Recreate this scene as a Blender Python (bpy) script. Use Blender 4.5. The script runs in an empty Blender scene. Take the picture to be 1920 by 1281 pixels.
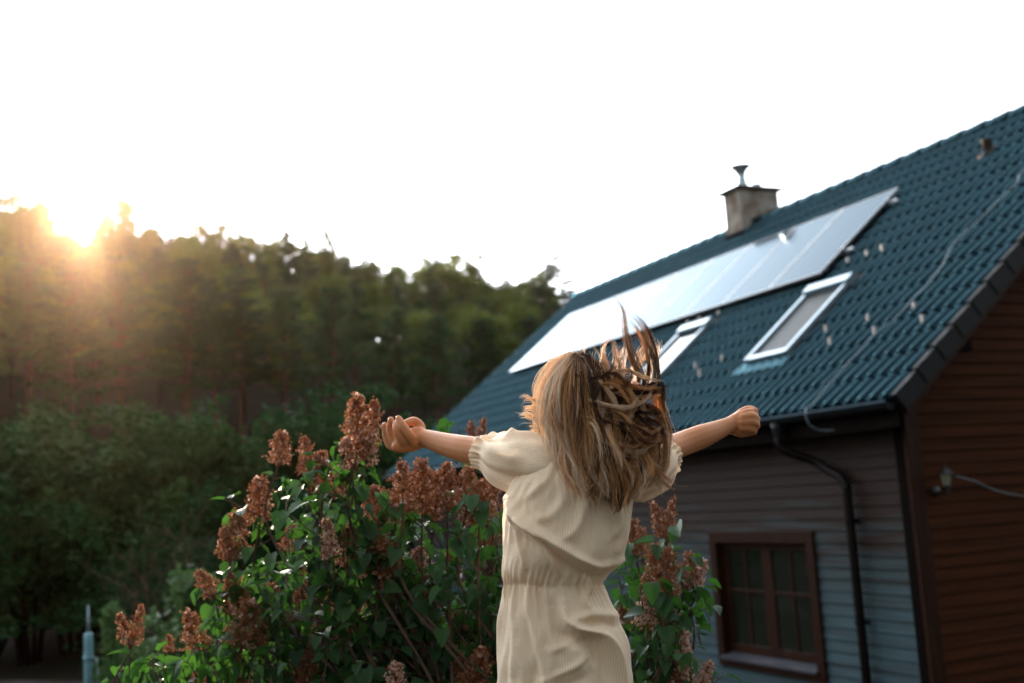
import bpy, bmesh, math, random
import numpy as np
from mathutils import Vector, Matrix, noise as mnoise
R = math.radians
scene = bpy.context.scene
COL = scene.collection

# ---------------------------------------------------------------- camera
CAMZ = 2.5
FPX = 2085.98                      # focal length in photo pixels (photo 1920 wide)
CR = np.array([[0.41295241, 0.15593255, 0.89730449],
               [0.90866700, -0.00390286, -0.41750336],
               [-0.06160031, 0.98775999, -0.14330246]])
cd = bpy.data.cameras.new("camera")
cam = bpy.data.objects.new("camera", cd); COL.objects.link(cam)
M4 = Matrix([list(CR[0]) + [0], list(CR[1]) + [0], list(CR[2]) + [CAMZ], [0, 0, 0, 1]])
cam.matrix_world = M4
cd.sensor_width = 36; cd.lens = 39.112; cd.clip_end = 3000; cd.clip_start = 0.05
cd.dof.use_dof = True; cd.dof.focus_distance = 2.58; cd.dof.aperture_fstop = 2.9
scene.camera = cam

# ---------------------------------------------------------------- sky and sun
SUN_EL = 15.2
SUN_AZ = math.atan2(0.0595, -0.9642)      # direction towards the sun, in plan
sund = Vector((math.cos(SUN_AZ) * math.cos(R(SUN_EL)), math.sin(SUN_AZ) * math.cos(R(SUN_EL)), math.sin(R(SUN_EL))))
w = bpy.data.worlds.new("World"); scene.world = w; w.use_nodes = True
nt = w.node_tree; nt.nodes.clear()
def N(t, k, **kw):
    n = t.nodes.new(k)
    for a, b in kw.items(): setattr(n, a, b)
    return n
sky = N(nt, 'ShaderNodeTexSky', sky_type='NISHITA', sun_disc=False, sun_elevation=R(SUN_EL), sun_rotation=math.atan2(sund.x, sund.y), air_density=1.0, dust_density=4.0, ozone_density=1.0)
bw = N(nt, 'ShaderNodeRGBToBW'); nt.links.new(sky.outputs[0], bw.inputs[0])
# thin even high cloud: most of the sky's own light, scattered to white
tc = N(nt, 'ShaderNodeTexCoord')
nz = N(nt, 'ShaderNodeTexNoise'); nz.inputs['Scale'].default_value = 2.2; nz.inputs['Detail'].default_value = 5
nt.links.new(tc.outputs['Generated'], nz.inputs['Vector'])
mr = N(nt, 'ShaderNodeMapRange'); mr.inputs['From Min'].default_value = 0.35; mr.inputs['From Max'].default_value = 0.65
mr.inputs['To Min'].default_value = 0.80; mr.inputs['To Max'].default_value = 1.1
nt.links.new(nz.outputs[0], mr.inputs['Value'])
ad = N(nt, 'ShaderNodeMath', operation='ADD'); ad.inputs[1].default_value = 4.0
nt.links.new(bw.outputs[0], ad.inputs[0])
mm = N(nt, 'ShaderNodeMath', operation='MULTIPLY'); nt.links.new(ad.outputs[0], mm.inputs[0]); nt.links.new(mr.outputs[0], mm.inputs[1])
q_gain = N(nt, 'ShaderNodeMath', operation='MULTIPLY'); nt.links.new(mm.outputs[0], q_gain.inputs[0])
cc = N(nt, 'ShaderNodeCombineColor')
for i, k in enumerate((0.94, 1.0, 1.07)):
    q = N(nt, 'ShaderNodeMath', operation='MULTIPLY'); q.inputs[1].default_value = k
    nt.links.new(q_gain.outputs[0], q.inputs[0]); nt.links.new(q.outputs[0], cc.inputs[i])
mx = N(nt, 'ShaderNodeMix', data_type='RGBA'); mx.inputs[0].default_value = 0.85
nt.links.new(sky.outputs[0], mx.inputs[6]); nt.links.new(cc.outputs[0], mx.inputs[7])
dp_ = N(nt, 'ShaderNodeVectorMath', operation='DOT_PRODUCT'); dp_.inputs[1].default_value = sund; nt.links.new(tc.outputs['Generated'], dp_.inputs[0])
d1 = N(nt, 'ShaderNodeMath', operation='MULTIPLY_ADD'); d1.inputs[1].default_value = .5; d1.inputs[2].default_value = .5; nt.links.new(dp_.outputs['Value'], d1.inputs[0])
d2 = N(nt, 'ShaderNodeMath', operation='POWER'); d2.inputs[1].default_value = 2.0; nt.links.new(d1.outputs[0], d2.inputs[0])
d3 = N(nt, 'ShaderNodeMath', operation='MULTIPLY_ADD'); d3.inputs[1].default_value = 1.9; d3.inputs[2].default_value = 0.5; nt.links.new(d2.outputs[0], d3.inputs[0])
nt.links.new(d3.outputs[0], q_gain.inputs[1])
cdir = (CR @ np.array([(1780 - 960) / FPX, -(20 - 640.5) / FPX, -1.0])); cdir /= np.linalg.norm(cdir)
c1 = N(nt, 'ShaderNodeVectorMath', operation='DOT_PRODUCT'); c1.inputs[1].default_value = tuple(cdir); nt.links.new(tc.outputs['Generated'], c1.inputs[0])
c2 = N(nt, 'ShaderNodeMapRange', interpolation_type='SMOOTHSTEP'); c2.inputs['From Min'].default_value = 0.93; c2.inputs['From Max'].default_value = 0.985; nt.links.new(c1.outputs['Value'], c2.inputs['Value'])
n3 = N(nt, 'ShaderNodeTexNoise'); n3.inputs['Scale'].default_value = 4.5; n3.inputs['Detail'].default_value = 6; nt.links.new(tc.outputs['Generated'], n3.inputs['Vector'])
c3 = N(nt, 'ShaderNodeMapRange'); c3.inputs['From Min'].default_value = 0.30; c3.inputs['From Max'].default_value = 0.60; nt.links.new(n3.outputs[0], c3.inputs['Value'])
c4 = N(nt, 'ShaderNodeMath', operation='MULTIPLY'); nt.links.new(c2.outputs[0], c4.inputs[0]); nt.links.new(c3.outputs[0], c4.inputs[1])
c5 = N(nt, 'ShaderNodeMath', operation='MULTIPLY_ADD'); c5.inputs[1].default_value = 0.0; c5.inputs[2].default_value = 1.0; nt.links.new(c4.outputs[0], c5.inputs[0])
c6 = N(nt, 'ShaderNodeMath', operation='MULTIPLY'); nt.links.new(c5.outputs[0], c6.inputs[0]); nt.links.new(d3.outputs[0], c6.inputs[1]); nt.links.new(c6.outputs[0], q_gain.inputs[1])
bg = N(nt, 'ShaderNodeBackground'); bg.inputs[1].default_value = 0.08
nt.links.new(mx.outputs[2], bg.inputs[0])
wo = N(nt, 'ShaderNodeOutputWorld'); nt.links.new(bg.outputs[0], wo.inputs[0])
sl = bpy.data.lights.new("sun", 'SUN'); sl.energy = 5.0; sl.angle = R(0.55); sl.color = (1.0, 0.77, 0.54)
so = bpy.data.objects.new("sun", sl); COL.objects.link(so)
so.rotation_euler = sund.to_track_quat('Z', 'Y').to_euler()
scene.view_settings.view_transform = 'Standard'; scene.view_settings.look = 'None'
scene.view_settings.exposure = 1.6; scene.view_settings.gamma = 1.0
scene.render.engine = 'CYCLES'
scene.cycles.volume_bounces = 0
scene.cycles.max_bounces = 6

# ---------------------------------------------------------------- helpers
rng = random.Random(7)
nr = np.random.RandomState(11)
def ray(px, py):
    v = np.array([(px - 960) / FPX, -(py - 640.5) / FPX, -1.0]); return CR @ v
CAM = np.array([0, 0, CAMZ])
def at_depth(px, py, D): return CAM + ray(px, py) * D
def at_range(px, py, dist):
    r = ray(px, py); return CAM + r * dist / math.hypot(r[0], r[1])
HF = np.array([-0.90668, 0.42186, 0.0]); HR = np.array([0.42186, 0.90668, 0.0])
GD = 2.6
def G(px, py, wd=0.0):
    r = ray(px, py); return CAM + r * (GD + wd) / (r @ HF)
def to_px(P):
    v = (np.asarray(P) - CAM) @ CR
    return np.stack([960 + v[..., 0] * FPX / -v[..., 2], 640.5 - v[..., 1] * FPX / -v[..., 2]], -1)

def mesh(name, V, F, mat, parent=None, smooth=True, cols=None, colname='tint'):
    me = bpy.data.meshes.new(name)
    V = np.asarray(V, dtype=np.float32)
    if isinstance(F, np.ndarray):
        k = F.shape[1]; nf = len(F)
        me.vertices.add(len(V)); me.vertices.foreach_set('co', V.ravel())
        me.loops.add(nf * k); me.loops.foreach_set('vertex_index', F.astype(np.int32).ravel())
        me.polygons.add(nf)
        me.polygons.foreach_set('loop_start', np.arange(nf, dtype=np.int32) * k)
        me.update(calc_edges=True)
    else:
        me.from_pydata(V.tolist(), [], F)
    if smooth: me.polygons.foreach_set('use_smooth', np.ones(len(me.polygons), dtype=bool))
    if cols is not None:
        a = me.attributes.new(colname, 'FLOAT', 'POINT'); a.data.foreach_set('value', np.asarray(cols, dtype=np.float32))
    me.materials.append(mat)
    o = bpy.data.objects.new(name, me); COL.objects.link(o)
    if parent is not None: o.parent = parent
    return o
def tag(o, label=None, cat=None, group=None, kind=None):
    if label: o['label'] = label
    if cat: o['category'] = cat
    if group: o['group'] = group
    if kind: o['kind'] = kind
    return o
def empty(name, loc=(0, 0, 0), label=None, cat=None, group=None):
    o = bpy.data.objects.new(name, None); COL.objects.link(o); o.location = loc; o.empty_display_size = 0.2
    o.matrix_world = Matrix.Translation(Vector(loc))
    return tag(o, label, cat, group)

class MB:
    """collects boxes, tubes, grids; builds ONE mesh object. World coordinates, moved into the parent's space."""
    def __init__(s): s.V = []; s.F = []; s.n = 0; s.C = []
    def add(s, V, F, c=0.5):
        V = np.asarray(V, float); s.V.append(V); s.F += [tuple(int(i) + s.n for i in f) for f in F]; s.n += len(V)
        s.C += [c] * len(V)
    def box(s, a, b, ax=None, org=None, c=0.5):
        a = np.minimum(a, b), np.maximum(a, b)
        lo, hi = a
        P = np.array([[x, y, z] for x in (lo[0], hi[0]) for y in (lo[1], hi[1]) for z in (lo[2], hi[2])], float)
        if ax is not None: P = np.asarray(org) + P @ np.asarray(ax)
        s.add(P, [(0, 1, 3, 2), (4, 6, 7, 5), (0, 4, 5, 1), (2, 3, 7, 6), (0, 2, 6, 4), (1, 5, 7, 3)], c)
    def tube(s, pts, rad, k=8, cap=True, c=0.5):
        pts = np.asarray(pts, float); n = len(pts)
        rad = np.full(n, rad, float) if np.isscalar(rad) else np.asarray(rad, float)
        T = np.gradient(pts, axis=0); T /= np.linalg.norm(T, axis=1)[:, None] + 1e-12
        up = np.array([0, 0, 1.0]) if abs(T[0, 2]) < 0.9 else np.array([1.0, 0, 0])
        V = []
        A = np.cross(T[0], up); A /= np.linalg.norm(A)
        for i in range(n):
            A = A - T[i] * (A @ T[i]); A /= np.linalg.norm(A) + 1e-12; B = np.cross(T[i], A)
            for j in range(k):
                t = 2 * math.pi * j / k; V.append(pts[i] + rad[i] * (A * math.cos(t) + B * math.sin(t)))
        F = [(i * k + j, i * k + (j + 1) % k, (i + 1) * k + (j + 1) % k, (i + 1) * k + j) for i in range(n - 1) for j in range(k)]
        if cap: F += [tuple(range(k))[::-1], tuple((n - 1) * k + j for j in range(k))]
        s.add(V, F, c)
    def lathe(s, prof, org, k=20, ax=None):
        V = [[r * math.cos(2 * math.pi * j / k), r * math.sin(2 * math.pi * j / k), z] for r, z in prof for j in range(k)]
        V = np.array(V)
        if ax is not None: V = V @ np.asarray(ax)
        V = V + np.asarray(org)
        n = len(prof)
        F = [(i * k + j, i * k + (j + 1) % k, (i + 1) * k + (j + 1) % k, (i + 1) * k + j) for i in range(n - 1) for j in range(k)]
        F += [tuple(range(k))[::-1], tuple((n - 1) * k + j for j in range(k))]
        s.add(V, F)
    def grid(s, P, c=0.5):
        P = np.asarray(P, float); a, b = P.shape[:2]
        F = [(i * b + j, i * b + j + 1, (i + 1) * b + j + 1, (i + 1) * b + j) for i in range(a - 1) for j in range(b - 1)]
        s.add(P.reshape(-1, 3), F, c)
    def build(s, name, mat, parent=None, smooth=False, bevel=0, cols=False):
        V = np.concatenate(s.V)
        if parent is not None:
            V = V - np.array(wloc(parent))
        o = mesh(name, V, s.F, mat, parent, smooth, s.C if cols else None)
        if bevel:
            m = o.modifiers.new('bevel', 'BEVEL'); m.width = bevel; m.segments = 2; m.limit_method = 'ANGLE'
        return o
def wloc(o):
    p = Vector((0, 0, 0))
    while o is not None: p += o.location; o = o.parent
    return p
def catmull(P, n):
    P = np.asarray(P, float); m = len(P)
    Q = np.vstack([2 * P[0] - P[1], P, 2 * P[-1] - P[-2]])
    t = np.linspace(0, m - 1 - 1e-6, n); i = t.astype(int); u = (t - i)[:, None]
    p0, p1, p2, p3 = Q[i], Q[i + 1], Q[i + 2], Q[i + 3]
    return 0.5 * ((2 * p1) + (-p0 + p2) * u + (2 * p0 - 5 * p1 + 4 * p2 - p3) * u ** 2 + (-p0 + 3 * p1 - 3 * p2 + p3) * u ** 3)

# ---------------------------------------------------------------- materials
def mat(name, col, rough=0.6, spec=0.5, metal=0.0, var=0.0, vscale=6.0, bump=0.0, bscale=40.0, col2=None, transl=0.0, tcol=None,
        attr=None, objvar=0.0, sss=0.0, coat=0.0, coords='Object', stretch=None, sheen=0):
    m = bpy.data.materials.new(name); m.use_nodes = True; t = m.node_tree; b = t.nodes['Principled BSDF']
    out = t.nodes['Material Output']
    b.inputs['Roughness'].default_value = rough; b.inputs['Specular IOR Level'].default_value = spec; b.inputs['Metallic'].default_value = metal
    b.inputs['Coat Weight'].default_value = coat
    if sheen: b.inputs['Sheen Weight'].default_value = sheen
    tc = N(t, 'ShaderNodeTexCoord'); src = tc.outputs[coords]
    if stretch:
        mp = N(t, 'ShaderNodeMapping'); mp.inputs['Scale'].default_value = stretch; t.links.new(src, mp.inputs[0]); src = mp.outputs[0]
    c2 = col2 if col2 else tuple(x * (1 - var) for x in col)
    mx = N(t, 'ShaderNodeMix', data_type='RGBA'); mx.inputs[6].default_value = (*col, 1); mx.inputs[7].default_value = (*c2, 1)
    if attr:
        at = N(t, 'ShaderNodeAttribute', attribute_name=attr); t.links.new(at.outputs['Fac'], mx.inputs[0])
    elif var or col2:
        nz = N(t, 'ShaderNodeTexNoise'); nz.inputs['Scale'].default_value = vscale; nz.inputs['Detail'].default_value = 6
        t.links.new(src, nz.inputs['Vector'])
        r = N(t, 'ShaderNodeMapRange'); r.inputs['From Min'].default_value = 0.35; r.inputs['From Max'].default_value = 0.65
        t.links.new(nz.outputs[0], r.inputs['Value']); t.links.new(r.outputs[0], mx.inputs[0])
    else: mx.inputs[0].default_value = 0
    colout = mx.outputs[2]
    if objvar:
        oi = N(t, 'ShaderNodeObjectInfo'); hs = N(t, 'ShaderNodeHueSaturation')
        r2 = N(t, 'ShaderNodeMapRange'); r2.inputs['To Min'].default_value = 1 - objvar; r2.inputs['To Max'].default_value = 1 + objvar
        t.links.new(oi.outputs['Random'], r2.inputs['Value']); t.links.new(r2.outputs[0], hs.inputs['Value'])
        r3 = N(t, 'ShaderNodeMapRange'); r3.inputs['To Min'].default_value = 0.5 + objvar * .07; r3.inputs['To Max'].default_value = 0.5 - objvar * .07
        t.links.new(oi.outputs['Random'], r3.inputs['Value']); t.links.new(r3.outputs[0], hs.inputs['Hue'])
        t.links.new(colout, hs.inputs['Color']); colout = hs.outputs[0]
    t.links.new(colout, b.inputs['Base Color'])
    if sss:
        b.inputs['Subsurface Weight'].default_value = sss; b.inputs['Subsurface Radius'].default_value = (1, .35, .15); b.inputs['Subsurface Scale'].default_value = 0.012
    if bump:
        n2 = N(t, 'ShaderNodeTexNoise'); n2.inputs['Scale'].default_value = bscale; n2.inputs['Detail'].default_value = 5
        t.links.new(src, n2.inputs['Vector']); bp = N(t, 'ShaderNodeBump'); bp.inputs['Strength'].default_value = bump; bp.inputs['Distance'].default_value = 0.01
        t.links.new(n2.outputs[0], bp.inputs['Height']); t.links.new(bp.outputs[0], b.inputs['Normal'])
    if transl:
        tr = N(t, 'ShaderNodeBsdfTranslucent'); ms = N(t, 'ShaderNodeMixShader'); ms.inputs[0].default_value = transl
        if tcol: tr.inputs[0].default_value = (*tcol, 1)
        else: t.links.new(colout, tr.inputs[0])
        t.links.new(b.outputs[0], ms.inputs[1]); t.links.new(tr.outputs[0], ms.inputs[2]); t.links.new(ms.outputs[0], out.inputs[0])
    return m
M = {}
M['tile'] = mat('roof_tile', (0.006, 0.020, 0.029), 0.27, 0.20, var=0.5, vscale=3, bump=0.10, bscale=60)
M['tile'].node_tree.nodes['Principled BSDF'].inputs['Specular Tint'].default_value = (0.25, 0.80, 1.0, 1)
M_panel_tint = (0.78, 0.92, 1.0, 1)
M['verge'] = mat('verge_tile', (0.007, 0.008, 0.009), 0.5, 0.12, var=0.3)
M['wood'] = mat('gable_siding', (0.056, 0.0185, 0.0072), 0.7, 0.04, col2=(0.034, 0.0120, 0.0052), vscale=3, bump=0.3, bscale=30, stretch=(1, .25, 6))
M['siding'] = mat('weathered_shaded_siding', (0.042, 0.080, 0.092), 0.6, 0.12, col2=(0.024, 0.0135, 0.0095), vscale=2.4, bump=0.3, bscale=30, stretch=(.35, 1, 5))
def _sid():  # painted eave shade: boards go darker brown towards the top, over weathered blue-grey
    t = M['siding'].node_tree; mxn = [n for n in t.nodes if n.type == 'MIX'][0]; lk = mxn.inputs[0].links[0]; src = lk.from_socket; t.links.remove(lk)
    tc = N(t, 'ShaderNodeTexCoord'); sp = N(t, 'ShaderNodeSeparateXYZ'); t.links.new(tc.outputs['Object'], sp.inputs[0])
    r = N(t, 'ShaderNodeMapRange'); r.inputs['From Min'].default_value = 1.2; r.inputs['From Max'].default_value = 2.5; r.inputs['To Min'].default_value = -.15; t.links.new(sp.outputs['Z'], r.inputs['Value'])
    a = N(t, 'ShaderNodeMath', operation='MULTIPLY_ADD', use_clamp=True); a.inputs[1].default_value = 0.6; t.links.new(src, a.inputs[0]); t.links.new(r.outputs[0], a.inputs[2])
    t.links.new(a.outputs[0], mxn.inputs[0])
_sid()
M['trim'] = mat('brown_trim', (0.028, 0.0085, 0.0030), 0.55, 0.10, var=0.4, vscale=4, bump=.2, stretch=(4, 4, .4))
M['dark'] = mat('dark_timber', (0.005, 0.0028, 0.002), 0.7, 0.03, var=0.3)
M['pipe'] = mat('downpipe_paint', (0.005, 0.0028, 0.0022), 0.4, 0.12, var=0.2)
M['gutter'] = mat('gutter_metal', (0.008, 0.010, 0.012), 0.45, 0.15, var=0.2)
M['sill'] = mat('sill_metal', (0.06, 0.062, 0.075), 0.35, 0.4, var=0.2)
M['rim'] = mat('gutter_rim', (0.10, 0.16, 0.21), 0.3, 0.5, metal=0.4)
M['zinc'] = mat('zinc', (0.42, 0.52, 0.56), 0.32, 0.5, metal=0.85, var=0.2)
M['alu'] = mat('skylight_cladding', (0.30, 0.39, 0.45), 0.35, 0.5, metal=0.6, var=0.1)
M['blind'] = mat('shaded_glass', (0.036, 0.046, 0.050), 0.4, 0.05)
M['glass'] = mat('window_glass', (0.010, 0.012, 0.008), 0.04, 0.7, coat=0.3)
M['skyglass'] = mat('skylight_glass', (0.02, 0.025, 0.03), 0.03, 0.35)
M['plaster'] = mat('chimney_plaster', (0.36, 0.33, 0.28), 0.85, 0.2, col2=(0.15, 0.10, 0.07), vscale=3.2, bump=0.3, bscale=25)
M['soot'] = mat('chimney_cap', (0.09, 0.065, 0.05), 0.8, 0.2, var=0.5, vscale=8)
M['panel'] = mat('solar_glass', (0.006, 0.014, 0.030), 0.10, 0.065)
M['panel'].node_tree.nodes['Principled BSDF'].inputs['Specular Tint'].default_value = M_panel_tint
M['pframe'] = mat('panel_frame', (0.30, 0.32, 0.34), 0.35, 0.5, metal=0.8)
M['rail'] = mat('mounting_rail', (0.6, 0.63, 0.65), 0.4, 0.5, metal=0.6)
M['guard'] = mat('snow_guard_metal', (0.55, 0.48, 0.42), 0.5, 0.5, metal=0.2)
M['wire'] = mat('conductor_wire', (0.22, 0.30, 0.34), 0.45, 0.4, metal=0.4)
M['lantern'] = mat('lantern_iron', (0.012, 0.011, 0.010), 0.4, 0.5)
M['lglass'] = mat('lantern_glass', (0.22, 0.21, 0.15), 0.15, 0.5)
M['ground'] = mat('ground', (0.010, 0.012, 0.006), 0.95, 0.05, col2=(0.016, 0.012, 0.008), vscale=0.5, bump=0.6, bscale=4)
M['path'] = mat('path', (0.07, 0.065, 0.06), 0.9, 0.1, var=0.7, vscale=1.2)
M['bark'] = mat('pine_bark', (0.12, 0.060, 0.040), 0.85, 0.1, var=0.4, vscale=4, bump=.4, objvar=.2)
M['dbark'] = mat('broadleaf_bark', (0.06, 0.045, 0.035), 0.85, 0.1, var=0.4, vscale=4)
M['needle'] = mat('pine_needles', (0.026, 0.060, 0.018), 0.7, 0.10, col2=(0.058, 0.112, 0.032), vscale=.7, transl=0.22, objvar=.42)
M['leafA'] = mat('broadleaf_foliage', (0.040, 0.080, 0.018), 0.6, 0.12, col2=(0.085, 0.135, 0.026), vscale=.8, transl=0.4, tcol=(0.15, 0.19, 0.02), objvar=.35)
M['leafB'] = mat('shrub_foliage', (0.011, 0.040, 0.012), 0.7, 0.03, col2=(0.028, 0.082, 0.022), vscale=.8, transl=0.22, objvar=.25)
M['leafC'] = mat('pale_shrub_foliage', (0.05, 0.11, 0.035), 0.55, 0.15, col2=(0.075, 0.14, 0.04), vscale=2, transl=0.35)
M['twig'] = mat('dry_twigs', (0.13, 0.085, 0.055), 0.8, 0.2, var=0.3)
M['post'] = mat('post_paint', (0.16, 0.36, 0.42), 0.5, 0.4, col2=(0.10, 0.22, 0.26), vscale=9)
M['stem'] = mat('lilac_bark', (0.10, 0.065, 0.045), 0.75, 0.2, var=0.4, vscale=20)
M['lleaf'] = mat('lilac_leaf', (0.018, 0.048, 0.022), 0.48, 0.2, col2=(0.040, 0.105, 0.030), attr='tint', transl=0.36, tcol=(0.04, 0.125, 0.015))
M['floret'] = mat('dried_florets', (0.25, 0.084, 0.024), 0.65, 0.12, col2=(0.84, 0.62, 0.52), attr='tint', transl=0.25)
M['skin'] = mat('skin', (0.55, 0.232, 0.100), 0.5, 0.25, var=0.12, vscale=14, sss=0.35, bump=.04, bscale=300)
M['hair'] = mat('hair_strands', (0.115, 0.042, 0.014), 0.42, 0.35, col2=(0.92, 0.60, 0.30), attr='tint', transl=0.34)

def cloth():
    m = bpy.data.materials.new('striped_cotton'); m.use_nodes = True; t = m.node_tree; b = t.nodes['Principled BSDF']; out = t.nodes['Material Output']
    at = N(t, 'ShaderNodeAttribute', attribute_name='tint')
    s = N(t, 'ShaderNodeMath', operation='SINE'); t.links.new(at.outputs['Fac'], s.inputs[0])
    r = N(t, 'ShaderNodeMapRange'); r.inputs['From Min'].default_value = -1; t.links.new(s.outputs[0], r.inputs['Value'])
    mx = N(t, 'ShaderNodeMix', data_type='RGBA'); mx.inputs[6].default_value = (0.88, 0.65, 0.41, 1); mx.inputs[7].default_value = (0.97, 0.84, 0.64, 1)
    t.links.new(r.outputs[0], mx.inputs[0]); t.links.new(mx.outputs[2], b.inputs['Base Color'])
    b.inputs['Roughness'].default_value = 0.8; b.inputs['Specular IOR Level'].default_value = 0.2; b.inputs['Sheen Weight'].default_value = 0.25
    tc = N(t, 'ShaderNodeTexCoord'); nz = N(t, 'ShaderNodeTexNoise'); nz.inputs['Scale'].default_value = 130; nz.inputs['Detail'].default_value = 3
    t.links.new(tc.outputs['Object'], nz.inputs['Vector'])
    a = N(t, 'ShaderNodeMath', operation='MULTIPLY_ADD'); a.inputs[1].default_value = 0.2; t.links.new(r.outputs[0], a.inputs[0]); t.links.new(nz.outputs[0], a.inputs[2])
    bp = N(t, 'ShaderNodeBump'); bp.inputs['Strength'].default_value = 0.7; bp.inputs['Distance'].default_value = 0.0018
    t.links.new(a.outputs[0], bp.inputs['Height']); t.links.new(bp.outputs[0], b.inputs['Normal'])
    tr = N(t, 'ShaderNodeBsdfTranslucent'); tr.inputs[0].default_value = (0.75, 0.5, 0.28, 1); ms = N(t, 'ShaderNodeMixShader'); ms.inputs[0].default_value = 0.22
    t.links.new(b.outputs[0], ms.inputs[1]); t.links.new(tr.outputs[0], ms.inputs[2]); t.links.new(ms.outputs[0], out.inputs[0])
    return m
M['cloth'] = cloth()
def tile_shader():      # glazed tile: blue-green body colour and a blue-green sheen
    t = M['tile'].node_tree; b = t.nodes['Principled BSDF']; out = t.nodes['Material Output']; b.inputs['Specular IOR Level'].default_value = 0.0
    g = N(t, 'ShaderNodeBsdfGlossy'); g.inputs['Color'].default_value = (0.19, 0.385, 0.465, 1); g.inputs['Roughness'].default_value = 0.17
    if b.inputs['Normal'].links: t.links.new(b.inputs['Normal'].links[0].from_socket, g.inputs['Normal'])
    lw = N(t, 'ShaderNodeLayerWeight'); lw.inputs[0].default_value = 0.35
    f = N(t, 'ShaderNodeMath', operation='MULTIPLY_ADD'); f.inputs[1].default_value = 0.42; f.inputs[2].default_value = -0.03; t.links.new(lw.outputs['Facing'], f.inputs[0])
    ms = N(t, 'ShaderNodeMixShader'); t.links.new(f.outputs[0], ms.inputs[0]); t.links.new(b.outputs[0], ms.inputs[1]); t.links.new(g.outputs[0], ms.inputs[2]); t.links.new(ms.outputs[0], out.inputs[0])
tile_shader()
def panel_shader():     # dark cells under anti-reflective blue glass
    t = M['panel'].node_tree; b = t.nodes['Principled BSDF']; out = t.nodes['Material Output']; b.inputs['Specular IOR Level'].default_value = 0.0
    g = N(t, 'ShaderNodeBsdfGlossy'); g.inputs['Color'].default_value = (0.42, 0.51, 0.57, 1); g.inputs['Roughness'].default_value = 0.09
    f = N(t, 'ShaderNodeFresnel'); f.inputs[0].default_value = 1.33
    ms = N(t, 'ShaderNodeMixShader'); t.links.new(f.outputs[0], ms.inputs[0]); t.links.new(b.outputs[0], ms.inputs[1]); t.links.new(g.outputs[0], ms.inputs[2]); t.links.new(ms.outputs[0], out.inputs[0])
panel_shader()
def hair_colours():
    t = M['hair'].node_tree; mx = [n for n in t.nodes if n.type == 'MIX'][0]; at = [n for n in t.nodes if n.type == 'ATTRIBUTE'][0]
    cr = N(t, 'ShaderNodeValToRGB'); e = cr.color_ramp.elements
    e[0].position = 0.0; e[0].color = (0.040, 0.014, 0.007, 1); e[1].position = 1.0; e[1].color = (1.0, 0.84, 0.64, 1)
    q = cr.color_ramp.elements.new(.3); q.color = (0.20, 0.075, 0.026, 1); q = cr.color_ramp.elements.new(.62); q.color = (0.82, 0.43, 0.16, 1)  # orange stop carries the backlit glow, painted into the strand colour
    t.links.new(at.outputs['Fac'], cr.inputs[0])
    for l in list(mx.outputs[2].links): t.links.new(cr.outputs[0], l.to_socket)
hair_colours()

# ---------------------------------------------------------------- ground
def sstep(a, b, x):
    t = np.clip((x - a) / (b - a), 0, 1); return t * t * (3 - 2 * t)
SKY = [(-400, .275), (0, .280), (60, .286), (150, .262), (230, .276), (330, .262), (440, .270), (530, .250), (620, .247), (700, .226), (750, .222), (860, .236), (950, .206), (1010, .208), (1080, .204), (1120, .186), (1300, .18), (2000, .17)]
def az_px(x, y):
    v = np.stack([x, y, np.zeros_like(x)], -1) @ CR
    return 960 + v[..., 0] / np.maximum(-v[..., 2], 1e-3) * FPX
def hill_top(x, y):
    px = az_px(x, y); e = np.interp(px, [a for a, _ in SKY], [b for _, b in SKY]); return e * 78 + 2.5 - 6.3
def terrain(x, y):
    x = np.asarray(x, float); y = np.asarray(y, float)
    dist = np.hypot(x, y)
    fwd = -(x * -HF[0] + y * -HF[1])
    mound = 1.48 * (1 - sstep(3.4, 9.5, dist)) 
    top = hill_top(x, y)
    front = np.clip((x * HF[0] + y * HF[1]) / np.maximum(dist, 1), 0, 1)
    hill = np.where(front > 0.2, top * sstep(27, 88, dist * 1.0) * 1.12, 0) * sstep(.2, .6, front)
    bump = 0.05 * np.sin(x * 1.3 + 1) * np.sin(y * 1.1) * sstep(6, 12, dist)
    return mound + hill + bump
def tz(x, y): return float(terrain(np.array([x]), np.array([y]))[0])
def ground():
    rr = np.concatenate([np.linspace(0, 12, 25), np.linspace(12.5, 110, 90), np.array([130, 200, 300])])
    th = np.linspace(0, 2 * math.pi, 181)
    Rg, Tg = np.meshgrid(rr, th, indexing='ij')
    X = Rg * np.cos(Tg); Y = Rg * np.sin(Tg); Z = terrain(X, Y)
    Z = np.where(Rg > 110, Z * np.clip((300 - Rg) / 190, 0, 1), Z)
    b = MB(); b.grid(np.stack([X, Y, Z], -1)[:, ::-1]); return b.build('ground', M['ground'], None, True)
tag(ground(), kind='structure')
# pale path in the lower left distance
pb = MB(); P = []
for t in np.linspace(0, 1, 40):
    c = at_range(-260 + 560 * t, 1250 - 0.02 * (560 * t), 19.5 + 1.6 * math.sin(t * 4)); row = []
    for k in (-0.8, -.4, 0, .4, 0.8):
        x = c[0] + k * -0.9; y = c[1] + k * .2; row.append([x, y, tz(x, y) + .012])
    P.append(row)
pb.grid(P); tag(pb.build('path', M['path'], None, True), kind='structure')

# ---------------------------------------------------------------- house
SP = R(39.39); CS, SN = math.cos(SP), math.sin(SP)
EY, EZ = 7.58, 3.247
RL = 4.89 / CS
XR, XL = -7.87, -23.05
def rp(x, s, h=0.0): return np.array([x, EY + s * CS - h * SN, EZ + s * SN + h * CS])
HX, HY = -8.22, 7.95      # visible corner of the walls
HXL = -22.7; HYB = 2 * 12.47 - HY
house = empty('timber_house', (HX, HY, 0), 'brown timber house with blue-black tiled roof carrying a row of solar panels', 'house')

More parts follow.
